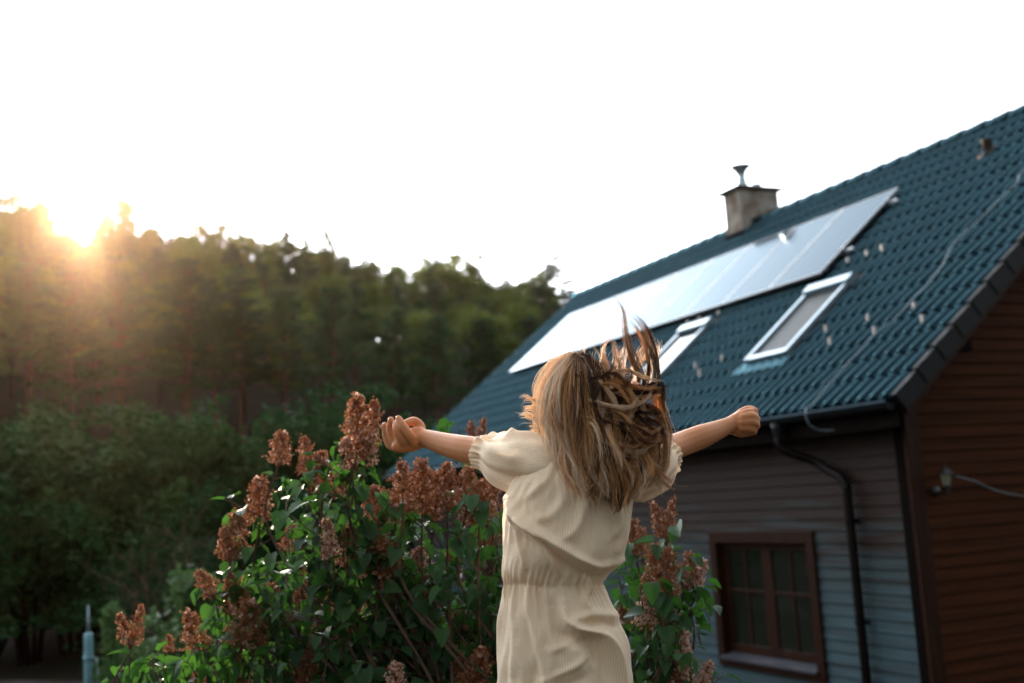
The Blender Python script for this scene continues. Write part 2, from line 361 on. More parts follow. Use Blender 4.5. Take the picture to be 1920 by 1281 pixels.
def tile_roof(flip=False):
    xs = np.arange(XL, XR + 0.01, 0.168 / 8)
    seams = [0.0] + [0.386 + .345 * k for k in range(18) if .386 + .345 * k < RL - .1] + [RL]
    ph = 2 * math.pi * (xs + 8.0) / 0.168
    wv = 0.5 + 0.5 * np.cos(ph); wv = wv ** 1.3
    rows = []
    rl = np.random.RandomState(3)
    for i in range(len(seams) - 1):
        s0, s1 = seams[i], seams[i + 1]
        jt = rl.normal(0, .0015, len(xs) // 16 + 2).repeat(16)[:len(xs)]
        prof = 0.050 * wv + jt
        rows.append([rp(x, s0 - 0.012, 0.005 + 0.0 * p) for x, p in zip(xs, prof)])       # nose bottom
        rows.append([rp(x, s0 - 0.012, 0.022 + p) for x, p in zip(xs, prof)])
        rows.append([rp(x, s0 + 0.006, 0.030 + p) for x, p in zip(xs, prof)])
        rows.append([rp(x, s1, 0.004 + p * .96) for x, p in zip(xs, prof)])
    P = np.array(rows)
    if flip: P[..., 1] = 2 * 12.47 - P[..., 1]
    return P
b = MB(); b.grid(tile_roof()); 
b.build('roof', M['tile'], house, False)
ro = house.children[-1]
md = ro.data; md.polygons.foreach_set('use_smooth', np.ones(len(md.polygons), bool))
m = ro.modifiers.new('e', 'EDGE_SPLIT'); m.split_angle = R(50)
b = MB(); b.grid(tile_roof(True)[:, ::-1]); b.build('back_roof', M['tile'], house, True)
# roof deck (boards below the tiles)
b = MB()
for sgn in (0, 1):
    c4 = [rp(XL + .1, .05, -.05), rp(XR - .1, .05, -.05), rp(XR - .1, RL, -.05), rp(XL + .1, RL, -.05)]
    c5 = [p - np.array([0, 0, .09]) for p in c4]
    V = np.array(c4 + c5)
    if sgn: V[:, 1] = 2 * 12.47 - V[:, 1]
    b.add(V, [(0, 1, 2, 3), (7, 6, 5, 4), (0, 4, 5, 1), (1, 5, 6, 2), (2, 6, 7, 3), (3, 7, 4, 0)])
b.build('roof_deck', M['dark'], house)
# ridge tiles
b = MB()
x = XR - 0.02
while x > XL:
    x2 = x - 0.40; row = []
    for xx, rr in ((x + .02, .128), (x, .13), (x2, .105)):
        row.append([[xx, 12.47 + rr * 1.15 * math.sin(a), EZ + RL * SN + 0.02 + rr * .85 * math.cos(a) - .03] for a in np.linspace(-1.7, 1.7, 11)])
    b.grid(row); x = x2
b.build('ridge_tiles', M['tile'], house, True)
# verge tiles: stepped side pieces on both gables
for X0, sg in ((XR, 1), (XL, -1)):
    b = MB(); seams = [0.0] + [0.386 + .345 * k for k in range(18) if .386 + .345 * k < RL - .1] + [RL]
    for back in (0, 1):
        for i in range(len(seams) - 1):
            s0, s1 = seams[i] - .012, seams[i + 1]
            V = [rp(X0 - sg * .07, s0, .048), rp(X0 + sg * .012, s0, .052), rp(X0 + sg * .012, s0, -.135), rp(X0 - sg * .01, s0, -.135),
                 rp(X0 - sg * .07, s1, .03), rp(X0 + sg * .0, s1, .034), rp(X0 + sg * .0, s1, -.150), rp(X0 - sg * .01, s1, -.150)]
            V = np.array(V)
            if back: V[:, 1] = 2 * 12.47 - V[:, 1]
            b.add(V, [(0, 1, 2, 3), (4, 7, 6, 5), (0, 4, 5, 1), (1, 5, 6, 2), (2, 6, 7, 3), (3, 7, 4, 0)])
    b.build('verge_tiles', M['verge'], house)
    # barge board under the verge
    b = MB()
    for back in (0, 1):
        V = np.array([rp(X0 - sg * .07, -.0, -.06), rp(X0 - sg * .02, 0, -.06), rp(X0 - sg * .02, 0, -.20), rp(X0 - sg * .07, 0, -.20),
                      rp(X0 - sg * .07, RL, -.06), rp(X0 - sg * .02, RL, -.06), rp(X0 - sg * .02, RL, -.20), rp(X0 - sg * .07, RL, -.20)])
        if back: V[:, 1] = 2 * 12.47 - V[:, 1]
        b.add(V, [(0, 1, 2, 3), (4, 7, 6, 5), (0, 4, 5, 1), (1, 5, 6, 2), (2, 6, 7, 3), (3, 7, 4, 0)])
    b.build('barge_board', M['trim'], house)
# purlin ends sticking out under the verge
for yy in (8.62, 10.4, 12.47, 14.5, 16.3):
    zz = EZ + ((yy if yy <= 12.47 else 2 * 12.47 - yy) - EY) * SN / CS - .30
    b = MB(); b.box((HX - .2, yy - .08, zz - .10), (XR - .10, yy + .08, zz + .10)); b.build('purlin_end', M['dark'], house, bevel=.01)
# long front wall with clapboards, window opening left free
WX0, WX1, WZ0, WZ1 = -11.62, -9.68, 0.42, 2.0      # outer casing of the window
def clap(p0, p1, nrm, z0, z1, pitch=.124, off=0.0, holes=(), topfn=None, mb=None):
    b = mb or MB(); p0 = np.array(p0, float); p1 = np.array(p1, float); L = np.linalg.norm(p1 - p0); d = (p1 - p0) / L; nrm = np.array(nrm, float)
    z = z0
    rg = random.Random(5)
    while z < z1 - .01:
        zt = min(z + pitch + .012, z1)
        segs = [(0.0, L)]
        if topfn:
            a, c = topfn(z, L); a2, c2 = topfn(min(z + pitch, z1), L)
            if c - a < .05: z += pitch; continue
            segs = [(a, c)]
        for (h0, h1, hz0, hz1) in holes:
            if z + pitch > hz0 and z < hz1:
                ns = []
                for (a, c) in segs:
                    if h0 > a: ns.append((a, min(c, h0)))
                    if h1 < c: ns.append((max(a, h1), c))
                segs = ns
        for (a, c) in segs:
            if c - a < .02: continue
            cuts = [a]
            while c - cuts[-1] > 4.5: cuts.append(cuts[-1] + 2.2 + rg.random() * 2)
            cuts.append(c)
            for a1, c1 in zip(cuts[:-1], cuts[1:]):
                o = rg.uniform(-.002, .002)
                V = []
                for q in (a1 + .0015, c1 - .0015):
                    B = p0 + d * q
                    V += [B + nrm * (.030 + o) + [0, 0, z], B + nrm * (.010 + o) + [0, 0, zt], B + nrm * -.02 + [0, 0, zt], B + nrm * -.02 + [0, 0, z]]
                b.add(V, [(0, 1, 5, 4), (1, 2, 6, 5), (2, 3, 7, 6), (3, 0, 4, 7), (0, 3, 2, 1), (4, 5, 6, 7)], rg.random())
        z += pitch
    return b
ztop = 3.05
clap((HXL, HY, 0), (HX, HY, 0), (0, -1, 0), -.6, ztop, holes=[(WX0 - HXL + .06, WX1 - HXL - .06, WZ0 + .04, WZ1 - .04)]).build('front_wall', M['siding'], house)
gz = lambda z, L: (max(0, (z + .25 - 3.30) * CS / SN), L - max(0, (z + .25 - 3.30) * CS / SN))
clap((HX, HY, 0), (HX, HYB, 0), (1, 0, 0), -.6, 7.3, topfn=gz).build('gable_wall', M['wood'], house)
clap((HXL, HYB, 0), (HXL, HY, 0), (-1, 0, 0), -.6, 7.3, topfn=gz).build('far_gable_wall', M['wood'], house)
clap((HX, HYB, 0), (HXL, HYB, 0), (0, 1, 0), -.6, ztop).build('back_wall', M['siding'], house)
# inner shell (keeps light from leaking), with the window opening
b = MB(); q = .03
b.box((HXL + q, HY + .03, -.6), (WX0 + .05, HY + .14, 3.3)); b.box((WX1 - .05, HY + .03, -.6), (HX - q, HY + .14, 3.3))
b.box((WX0 + .05, HY + .03, -.6), (WX1 - .05, HY + .14, WZ0 + .05)); b.box((WX0 + .05, HY + .03, WZ1 - .05), (WX1 - .05, HY + .14, 3.3))
b.build('inner_wall', M['dark'], house)
# corner boards
for nm, a, c in (('corner_board', (HX - .115, HY - .048, -.6), (HX + .0, HY - .002, 3.20)), ('corner_board', (HX + .002, HY - .046, -.6), (HX + .05, HY + .125, 3.30))):
    b = MB(); b.box(a, c); b.build(nm, M['trim'] if a[0] > HX else M['dark'], house, bevel=.006)
b = MB(); b.box((HXL - .05, HY - .05, -.6), (HXL + .12, HY, 3.2)); b.build('corner_board', M['dark'], house, bevel=.006)
# soffit boards under the eave, rafters tails
b = MB()
xx = XL + .5
while xx < HX:
    V = np.array([rp(xx, -.02, -.15), rp(xx + .09, -.02, -.15), rp(xx + .09, .55, -.15), rp(xx, .55, -.15), rp(xx, 0, -.27), rp(xx + .09, 0, -.27), rp(xx + .09, .55, -.27), rp(xx, .55, -.27)])
    b = MB(); b.add(V, [(0, 1, 2, 3), (7, 6, 5, 4), (0, 4, 5, 1), (1, 5, 6, 2), (2, 6, 7, 3), (3, 7, 4, 0)]); xx += .9
    b.build('rafter_tail', M['dark'], house)
b = MB(); b.box((XL + .15, EY + .035, 2.98), (HX + .28, EY + .06, 3.17)); b.build('fascia', M['dark'], house)
# gutter
def half(x0, x1, cy, cz, r, k=9):
    P = []
    for xx in np.linspace(x0, x1, 3):
        P.append([[xx, cy + r * math.cos(a), cz + r * math.sin(a)] for a in np.linspace(math.pi, 2 * math.pi, k)])
    P2 = [[[p[0], cy + (p[1] - cy) * .93, cz + (p[2] - cz) * .93] for p in row] for row in P]
    return P, P2
b = MB(); GY, GZ, GR = 7.535, 3.215, .075
P, P2 = half(XL + .05, -7.93, GY, GZ, GR); b.grid(P); b.grid([r_[::-1] for r_ in P2])
for xe in (XL + .05, -7.93):
    b.add([[xe, GY + GR * math.cos(a), GZ + GR * math.sin(a)] for a in np.linspace(math.pi, 2 * math.pi, 9)], [tuple(range(9))])
gut = b.build('gutter', M['gutter'], house, True)
b = MB(); b.tube([(XL + .05, GY - GR, GZ + .004), (-7.93, GY - GR, GZ + .004)], .010, 8); b.build('gutter_rim', M['rim'], gut, True)
xx = XL + .4
while xx < -8:
    b = MB(); b.box((xx, GY - GR - .012, GZ - .004), (xx + .025, GY + GR, GZ + .004)); xx += .9
    b.build('bracket', M['gutter'], gut)
# downpipe: outlet, swan neck, pipe
b = MB()
PXc = -9.62
b.lathe([(.075, .06), (.07, 0), (.045, -.12), (.042, -.17)][::-1], (PXc, GY, GZ - .11), 16)
b.build('outlet_funnel', M['gutter'], house, True)
b = MB(); py_ = HY - .11
b.tube(catmull([(PXc, GY, 3.0), (PXc, GY + .005, 2.92), (PXc + .06, GY + .06, 2.85), (PXc + .22, py_ - .05, 2.74), (-9.0 - .20, py_ - .01, 2.62), (-9.05, py_, 2.54), (-9.0, py_, 2.42), (-9.0, py_, 2.2), (-9.0, py_, -.4)], 60), .048, 14)
dp = b.build('downpipe', M['pipe'], house, True)
for zz in (2.1, 1.1, .2):
    b = MB(); b.lathe([(.055, -.02), (.056, .02)], (-9.0, py_, zz), 16); b.box((-9.03, py_ + .05, zz - .015), (-8.97, HY - .02, zz + .015)); b.build('pipe_clamp', M['pipe'], dp)
# front window
win = bpy.data.objects.new('window', None); COL.objects.link(win); win.parent = house; win.location = Vector((WX0, HY, WZ0)) - house.location
def framebox(b, x0, x1, z0, z1, y0, y1, wd, wz0=None):
    wz0 = wz0 or wd
    b.box((x0, y0, z0), (x0 + wd, y1, z1)); b.box((x1 - wd, y0, z0), (x1, y1, z1))
    b.box((x0 + wd, y0, z1 - wd), (x1 - wd, y1, z1)); b.box((x0 + wd, y0, z0), (x1 - wd, y1, z0 + wz0))
b = MB(); framebox(b, WX0, WX1, WZ0, WZ1, HY - .06, HY + .10, .13, .10); b.build('window_casing', M['trim'], win, bevel=.006)
b = MB()
b.add([[WX0 + .10, HY + .06, WZ0 + .16], [WX1 - .10, HY + .06, WZ0 + .16], [WX1 - .10, HY - .105, WZ0 + .115], [WX0 + .10, HY - .105, WZ0 + .115],
       [WX0 + .10, HY + .06, WZ0 + .13], [WX1 - .10, HY + .06, WZ0 + .13], [WX1 - .10, HY - .105, WZ0 + .085], [WX0 + .10, HY - .105, WZ0 + .085]],
      [(0, 3, 2, 1), (4, 5, 6, 7), (0, 1, 5, 4), (1, 2, 6, 5), (2, 3, 7, 6), (3, 0, 4, 7)])
b.build('window_sill', M['sill'], win)
ix0, ix1, iz0, iz1 = WX0 + .13, WX1 - .13, WZ0 + .163, WZ1 - .13
mid = (ix0 + ix1) / 2
for a, c in ((ix0, mid - .002), (mid + .002, ix1)):
    b = MB(); framebox(b, a, c, iz0, iz1, HY + .045, HY + .095, .085, .10)
    mx_ = (a + c) / 2; mz = iz0 + (iz1 - iz0) * .56
    b.box((mx_ - .018, HY + .048, iz0 + .10), (mx_ + .018, HY + .090, iz1 - .085))
    b.box((a + .085, HY + .046, mz - .018), (c - .085, HY + .088, mz + .018))
    b.build('sash', M['trim'], win, bevel=.004)
    b = MB(); b.box((a + .06, HY + .064, iz0 + .05), (c - .06, HY + .072, iz1 - .05)); b.build('pane', M['glass'], win)
# skylights
ax_roof = np.array([[1, 0, 0], [0, CS, SN], [0, -SN, CS]])
def skylight(x0, x1, s0, s1, gm):
    e = bpy.data.objects.new('skylight', None); COL.objects.link(e); e.parent = house; e.location = Vector(rp(x0, s0)) - house.location
    O = rp(0, 0, 0)
    def bx(b, a, c): b.box(a, c, ax=ax_roof, org=O)
    b = MB(); wd = .065
    bx(b, (x0, s0, .02), (x0 + wd, s1, .115)); bx(b, (x1 - wd, s0, .02), (x1, s1, .115)); bx(b, (x0 + wd, s0, .02), (x1 - wd, s0 + .085, .108))
    b.build('frame', M['alu'], e, bevel=.006)
    b = MB(); bx(b, (x0 - .01, s1 - .12, .03), (x1 + .01, s1 + .04, .15)); b.build('hood', M['alu'], e, bevel=.012)
    b = MB(); bx(b, (x0 + wd - .01, s0 + .06, .055), (x1 - wd + .01, s1 - .1, .080)); b.build('glass', M[gm], e)
    b = MB(); bx(b, (x0 - .10, s0 - .02, .025), (x0 - .002, s1 + .12, .052)); bx(b, (x1 + .002, s0 - .02, .025), (x1 + .10, s1 + .12, .052)); bx(b, (x0 - .002, s1 + .045, .025), (x1 + .002, s1 + .14, .056))
    b.build('flashing', M['dark'], e)
    # lead apron below, laid over the tiles in soft waves
    b = MB(); P = []
    for s_ in np.linspace(s0 - .22, s0 - .005, 5):
        P.append([rp(xx, s_, .062 + .008 * math.cos(2 * math.pi * (xx + 8) / .168) * (s0 - s_) / .22) for xx in np.arange(x0 - .1, x1 + .1, .021)])
    b.grid(P); b.build('apron', M['tile'], e, True)
skylight(-11.29, -10.46, 1.17, 2.64, 'blind'); skylight(-14.24, -13.47, 1.13, 2.60, 'skyglass')
# solar panels: nine portrait panels on rails
PS0, PS1 = 2.95, 4.93
px0, px1 = -21.25, -11.29; npn = 9; pw = (px1 - px0) / npn
O = rp(0, 0, 0)
def solar(i):
    a, c = px0 + i * pw + .008, px0 + (i + 1) * pw - .008
    b = MB(); f = .016
    for (u0, v0, u1, v1) in ((a, PS0, a + f, PS1), (c - f, PS0, c, PS1), (a + f, PS0, c - f, PS0 + f), (a + f, PS1 - f, c - f, PS1)):
        b.box((u0, v0, .115), (u1, v1, .153), ax=ax_roof, org=O)
    fr = b.build('solar_panel', M['pframe'], house)
    b = MB(); b.box((a + f - .002, PS0 + f - .002, .118), (c - f + .002, PS1 - f + .002, .1505), ax=ax_roof, org=O); b.build('glass', M['panel'], fr)
for i in range(npn): solar(i)
for s_ in (3.5, 4.62):
    b = MB(); b.box((px0 - .06, s_ - .02, .07), (px1 + .16, s_ + .02, .112), ax=ax_roof, org=O); rl_ = b.build('mounting_rail', M['rail'], house)
    for i in range(npn + 1):
        b = MB(); b.box((px0 + i * pw - .018, s_ - .03, .112), (px0 + i * pw + .018, s_ + .03, .158), ax=ax_roof, org=O)
        b.build('clamp', M['pframe'], rl_)
# chimney
cx0, cx1, cy0, cy1, ct = -16.42, -15.92, 12.12, 12.98, 7.86
b = MB(); b.box((cx0, cy0, 5.9), (cx1, cy1, ct)); ch = b.build('chimney', M['plaster'], house, bevel=.012)
b = MB(); b.box((cx0 - .08, cy0 - .08, ct + .002), (cx1 + .08, cy1 + .08, ct + .055)); b.build('chimney_cap', M['soot'], ch, bevel=.01)
b = MB(); b.lathe([(.13, 0), (.125, .03), (.085, .16), (.075, .26), (.10, .36), (.19, .44), (.20, .452), (.0, .47)], ((cx0 + cx1) / 2, cy0 + .26, ct + .055), 24); b.build('chimney_cowl', M['zinc'], ch, True)
b = MB(); b.lathe([(.10, 0), (.095, .10), (.085, .14), (.0, .15)], ((cx0 + cx1) / 2, cy1 - .28, ct + .055), 20); b.build('flue_stub', M['zinc'], ch, True)
b = MB(); b.box((cx0 - .02, cy0 - .022, 6.7), (cx1 + .022, cy1 + .02, 7.10)); b.build('chimney_flashing', M['dark'], ch)
b = MB(); b.tube([(cx1 - .1, cy1, ct - .3), (cx1 - .1, cy1 + .24, ct - .28)], .012, 6); b.lathe([(.03, -.06), (.035, .05)], (cx1 - .1, cy1 + .25, ct - .28), 10); b.build('cleanout_hook', M['lantern'], ch)
# roof vent
b = MB(); b.box((-10.13, 5.16, .03), (-9.93, 5.40, .05), ax=ax_roof, org=O)
b.lathe([(.06, 0), (.055, .13), (.07, .14), (.07, .17), (0, .18)], rp(-10.03, 5.28, .03), 16); b.build('roof_vent', M['soot'], house, True)
# snow guards
gs = [(-11.39, 3.14), (-11.02, 3.18), (-10.69, 3.21), (-10.44, 3.24), (-8.68, 1.50), (-8.35, 1.19), (-9.37, 1.50), (-9.03, 1.18), (-10.07, 1.50), (-9.74, 1.18), (-13.54, 2.80), (-14.04, 2.80), (-14.36, 2.80), (-12.64, 1.38), (-12.05, 1.41), (-12.3, 1.15), (-15.1, 1.4), (-15.8, 1.2)]
g0 = None
for (x, s) in gs:
    if g0 is None:
        b = MB(); p = rp(x, s, .045)
        b.box((-.016, -.014, 0), (.016, .014, .085)); b.box((-.02, -.014, .0), (.02, .12, .008)); b.box((-.016, .006, .04), (.016, .012, .06))
        V = np.concatenate(b.V); g0 = mesh('snow_guard', V, b.F, M['guard'], house, False); bm_ = g0.modifiers.new('bevel', 'BEVEL'); bm_.width = .006; bm_.segments = 2; g = g0
    else:
        g = g0.copy(); COL.objects.link(g); g.parent = house
    g.location = Vector(rp(x, s, .045)) - house.location
# lightning conductor on the roof, curling under the eave
pts = [rp(x, s, .075) for x, s in [(-8.6, RL - .15), (-8.70, 5.2), (-8.78, 4.11), (-8.72, 3.83), (-8.83, 3.22), (-8.93, 2.76), (-8.80, 2.27), (-8.78, 1.92), (-8.83, 1.7), (-8.85, 1.36), (-8.96, 1.14), (-9.01, .83), (-9.04, .36), (-9.03, .08)]]
pts += [np.array(p) for p in [(-9.02, 7.43, 3.24), (-9.0, 7.45, 3.10), (-8.93, 7.55, 3.03), (-8.7, 7.7, 3.03), (-8.45, 7.85, 3.07)]]
b = MB(); b.tube(catmull(pts, 110), .005, 6); b.build('lightning_conductor', M['wire'], house, True)
b = MB(); zr = EZ + RL * SN + .10
b.tube([(XL, 12.47, zr + .08), (XR - .1, 12.47, zr + .08)], .004, 5)
xx = XR - .3
while xx > XL: b.tube([(xx, 12.47, zr - .04), (xx, 12.47, zr + .10)], .006, 5); xx -= .8
b.tube([(-9.95, 12.47, zr), (-9.95, 12.47, zr + .16)], .008, 5); b.lathe([(.01, -.02), (.03, 0), (.01, .02)], (-9.95, 12.47, zr + .2), 8)
b.build('ridge_conductor', M['wire'], house)
# wall lantern on the gable
def onx(px, py, X):
    r = ray(px, py); return CAM + r * (X / r[0])
LB = onx(1775, 900, HX + .20); LX, LY, LZ = HX + .20, LB[1], LB[2]
lant = bpy.data.objects.new('wall_lantern', None); COL.objects.link(lant); lant.parent = house; lant.location = Vector((LX, LY, LZ)) - house.location
b = MB(); b.lathe([(.045, -.02), (.05, 0), (.045, .02)], (HX + .045, LY, LZ - .10), 14, ax=[[0, 0, 1], [0, 1, 0], [1, 0, 0]])
b.tube(catmull([(HX + .04, LY, LZ - .10), (HX + .12, LY, LZ - .13), (LX, LY, LZ - .12), (LX, LY, LZ - .075)], 14), .010, 8)
b.build('bracket', M['lantern'], lant, True)
b = MB(); b.lathe([(.012, -.085), (.03, -.07), (.04, -.062), (.04, -.055)], (LX, LY, LZ), 6)
b.lathe([(.075, .055), (.07, .068), (.03, .105), (.016, .115), (.016, .125), (.008, .13), (.003, .16)], (LX, LY, LZ), 6)
for k in range(6):
    a = math.pi * k / 3; b.tube([(LX + .037 * math.cos(a), LY + .037 * math.sin(a), LZ - .056), (LX + .062 * math.cos(a), LY + .062 * math.sin(a), LZ + .058)], .004, 4)
b.build('lantern_cage', M['lantern'], lant)
b = MB(); b.lathe([(.033, -.053), (.056, .054)], (LX, LY, LZ), 6); b.build('lantern_glass', M['lglass'], lant)
b = MB(); b.tube(catmull([onx(1792, 893, HX + .06), onx(1830, 903, HX + .06), onx(1875, 922, HX + .05), onx(1960, 935, HX + .05), onx(2100, 940, HX + .05)], 20), .0045, 6); b.build('pale_wall_streak', M['wire'], house, True)  # thin pale tube from beside the lantern along the gable

# ---------------------------------------------------------------- trees
def quads(C, A, B, fold=0.0):
    """one leaf quad per row: centre C, half axes A (length) and B (width)"""
    V = np.stack([C - A, C + B, C + A, C - B], 1).reshape(-1, 3)
    F = np.arange(len(C) * 4).reshape(-1, 4)
    return V, F
def rvec(n, rs):
    v = rs.normal(size=(n, 3)); return v / np.linalg.norm(v, axis=1)[:, None]
def perp(A, rs, flat=.0):
    r = rvec(len(A), rs) * (1 - flat) + np.array([0, 0, 1.0]) * flat; B = np.cross(A, r); return B / (np.linalg.norm(B, axis=1)[:, None] + 1e-9)
def tree_mesh(kind, seed):
    rs = np.random.RandomState(seed); H = 12.0
    t = MB(); C = []; D = []; S = []
    bend = rs.normal(0, .25, 2)
    def axis(z): u = z / H; return np.array([bend[0] * u * u * 2 + .12 * math.sin(u * 5 + seed), bend[1] * u * u * 2, z])
    if kind == 'pine':
        t.tube([axis(z) for z in np.linspace(-1.5, H * .97, 16)], np.linspace(.17, .025, 16), 8, c=.5)
        z = H * rs.uniform(.34, .42)
        for _ in range(7):      # dead snags on the bare trunk
            zz = rs.uniform(.15, .4) * H; a = rs.uniform(0, 6.28); o = axis(zz); d = np.array([math.cos(a), math.sin(a), -.1]) * rs.uniform(.4, 1.3)
            t.tube([o, o + d * .5, o + d + [0, 0, -.1]], [.03, .02, .006], 4)
        while z < H * .99:
            u = (z - H * .36) / (H * .64); n = rs.randint(3, 6)
            for k in range(n):
                a = rs.uniform(0, 2 * math.pi); L = (2.5 * (1 - max(u, 0)) ** .75 + .35) * rs.uniform(.5, 1.15)
                up = rs.uniform(-.05, .35) + .5 * max(u, 0)
                o = axis(z + rs.uniform(-.1, .1)); d = np.array([math.cos(a), math.sin(a), up]); d /= np.linalg.norm(d)
                P = [o + d * L * q + np.array([0, 0, -.10 * L * q * (1 - q) + .12 * L * q * q]) for q in (0, .35, .7, 1)]
                t.tube(P, [.045 * (1 - u * .6), .03, .018, .006], 4)
                m = int(3 + L * 3.2)
                for j in range(m):      # each tuft: a flattened pad of up-reaching needles
                    q = rs.uniform(.38, 1.02); c = o + d * L * q + np.array([0, 0, .12 * L * q * q]) + rs.normal(0, 1, 3) * [.10 + .09 * L * q, .10 + .09 * L * q, .06]
                    pr = rs.uniform(.22, .42); nn = 26; ang = rs.uniform(0, 6.28, nn); rr = pr * np.sqrt(rs.rand(nn))
                    off = np.stack([np.cos(ang) * rr, np.sin(ang) * rr, rs.normal(0, .05, nn) + .25 * (pr - rr)], 1)
                    dd = np.stack([np.cos(ang), np.sin(ang), rs.uniform(.0, .9, nn)], 1) + rs.normal(0, .25, (nn, 3)); dd /= np.linalg.norm(dd, axis=1)[:, None]
                    C.append(c + off); D.append(dd); S.append(np.full(nn, rs.uniform(.10, .15)))
            z += rs.uniform(.32, .62)
        wd = .22
    elif kind == 'spruce':
        t.tube([axis(z) for z in np.linspace(-1.5, H * .98, 14)], np.linspace(.16, .02, 14), 8)
        z = H * .15
        while z < H * .99:
            u = z / H
            for k in range(6):
                a = rs.uniform(0, 2 * math.pi); L = (2.0 * (1 - u) + .12) * rs.uniform(.6, 1.1); o = axis(z); d = np.array([math.cos(a), math.sin(a), -.12 + .3 * u])
                t.tube([o, o + d * L * .6, o + d * L], [.03, .015, .005], 4)
                for j in range(int(3 + L * 6)):
                    q = rs.uniform(.15, 1); c = o + d * L * q + rs.normal(0, .09, 3); nn = 9; dd = rvec(nn, rs) * .7 + d; dd /= np.linalg.norm(dd, axis=1)[:, None]
                    C.append(c + dd * .1); D.append(dd); S.append(np.full(nn, .16))
            z += .24
        wd = .5
    else:
        nl = rs.randint(4, 7); fork = H * rs.uniform(.22, .38)
        t.tube([axis(z) for z in np.linspace(-1.5, fork + .3, 8)], np.linspace(.20, .12, 8), 8)
        lob = []
        for k in range(nl):
            a = 2 * math.pi * k / nl + rs.uniform(-.4, .4); o = axis(fork); tip = axis(H * rs.uniform(.68, .92)) + np.array([math.cos(a), math.sin(a), 0]) * rs.uniform(.9, 2.1)
            P = catmull([o, o * .5 + tip * .5 + np.array([math.cos(a), math.sin(a), 0]) * .4, tip], 8); t.tube(P, np.linspace(.09, .015, 8), 5)
            lob.append((tip, rs.uniform(.9, 1.5)))
            for j in range(3):
                q = P[rs.randint(2, 7)]; e = q + rvec(1, rs)[0] * [1.5, 1.5, .8] * rs.uniform(.6, 1.1) + [0, 0, .3]; t.tube([q, (q + e) / 2 + [0, 0, .1], e], [.04, .025, .008], 4); lob.append((e, rs.uniform(.6, 1.15)))
        lob.append((axis(H * .9), 1.1))
        for (c, r) in lob:
            for j in range(int(56 * r * r) + 10):
                v = rvec(1, rs)[0]; rr = r * rs.uniform(.35, 1.08); cc_ = c + v * rr * [1, 1, .82]
                if mnoise.noise(Vector(cc_ * 1.1 + seed)) < -.2: continue
                nn = 11; C.append(cc_ + rs.normal(0, .20, (nn, 3))); dd = rvec(nn, rs); dd[:, 2] *= .35; D.append(dd); S.append(rs.uniform(.09, .15, nn))
        wd = .62
    C = np.concatenate(C); D = np.concatenate(D); S = np.concatenate(S)
    D /= np.linalg.norm(D, axis=1)[:, None]; B = perp(D, rs, .55) * (S * wd)[:, None]; A = D * S[:, None]
    return t, quads(C, A, B)
def shrub_mesh(seed, dens=1.0, H=5.0, wid=2.2, leaf=.09):
    rs = np.random.RandomState(seed); t = MB(); C = []; D = []; S = []; lob = []
    for k in range(9):
        a = rs.uniform(0, 6.28); rr = rs.uniform(.2, 1) * wid * .75; tip = np.array([math.cos(a) * rr, math.sin(a) * rr, H * rs.uniform(.35, .9)]); o = np.array([math.cos(a), math.sin(a), 0]) * .15
        P = catmull([o - [0, 0, .4], (o + tip) / 2 + [0, 0, .4], tip], 7); t.tube(P, np.linspace(.05, .01, 7), 5); lob.append((tip, rs.uniform(.7, 1.2) * wid / 2.2)); lob.append((P[3] + rs.normal(0, .4, 3), rs.uniform(.6, 1.0) * wid / 2.2))
        lob.append((np.array([tip[0] * 1.1, tip[1] * 1.1, tip[2] * .4 + .3]), .8 * wid / 2.2))
    for (c, r) in lob:
        for j in range(int(60 * dens)):
            v = rvec(1, rs)[0]; cc_ = c + v * r * rs.uniform(.4, 1.05)
            if mnoise.noise(Vector(cc_ * (.95 if H > 3 else 1.3) + seed)) < (.03 if H > 3 else -.15): continue
            nn = 12; C.append(cc_ + rs.normal(0, .13 * wid / 2.2, (nn, 3))); D.append(rvec(nn, rs)); S.append(rs.uniform(.7, 1.3, nn) * leaf)
    C = np.concatenate(C); D = np.concatenate(D); S = np.concatenate(S); k = C[:, 2] > (H * .14 if H > 3 else -.1); C, D, S = C[k], D[k], S[k]
    B = perp(D, rs, .5) * (S * .55)[:, None]; return t, quads(C, D * S[:, None], B)
LIB = {}
def make_proto(key, tm, lf, mt, ml):
    t_, (V, F) = tm
    tm_ = t_.build('trunk', mt, None, True); cm = mesh('crown', V, F, ml, None, False)
    LIB[key] = (tm_.data, cm.data)
    bpy.data.objects.remove(tm_); bpy.data.objects.remove(cm)
for i in range(5): make_proto(('pine', i), tree_mesh('pine', 20 + i), 0, M['bark'], M['needle'])
for i in range(4): make_proto(('broad', i), tree_mesh('broad', 40 + i), 0, M['dbark'], M['leafA'])
for i in range(3): make_proto(('shrub', i), shrub_mesh(70 + i, dens=1.7, leaf=.085), 0, M['dark'], M['leafB'])
make_proto(('pale', 0), shrub_mesh(81, .8, 1.3, .8, .05), 0, M['twig'], M['leafC'])
def plant(name, key, loc, height, base, label, cat, group=None, rz=None, lean=None, wide=1.0):
    e = empty(name, (0, 0, 0), label, cat, group); e.location = loc
    s = height / base; e.scale = (s * wide, s * wide, s); e.rotation_euler = (lean or rng.uniform(-.03, .03), rng.uniform(-.03, .03), rng.uniform(0, 6.28) if rz is None else rz)
    for nm, d in zip(('trunk', 'crown'), LIB[key]):
        o = bpy.data.objects.new(nm, d); COL.objects.link(o); o.parent = e
    return e
def plant_px(name, key, px, dist, top_el, base, label, cat, group=None, **kw):
    p = at_range(px, 900, dist); z = tz(p[0], p[1]); h = CAMZ + top_el * dist - z
    return plant(name, key, (p[0], p[1], z), max(h, 0.4), base, label, cat, group, **kw)
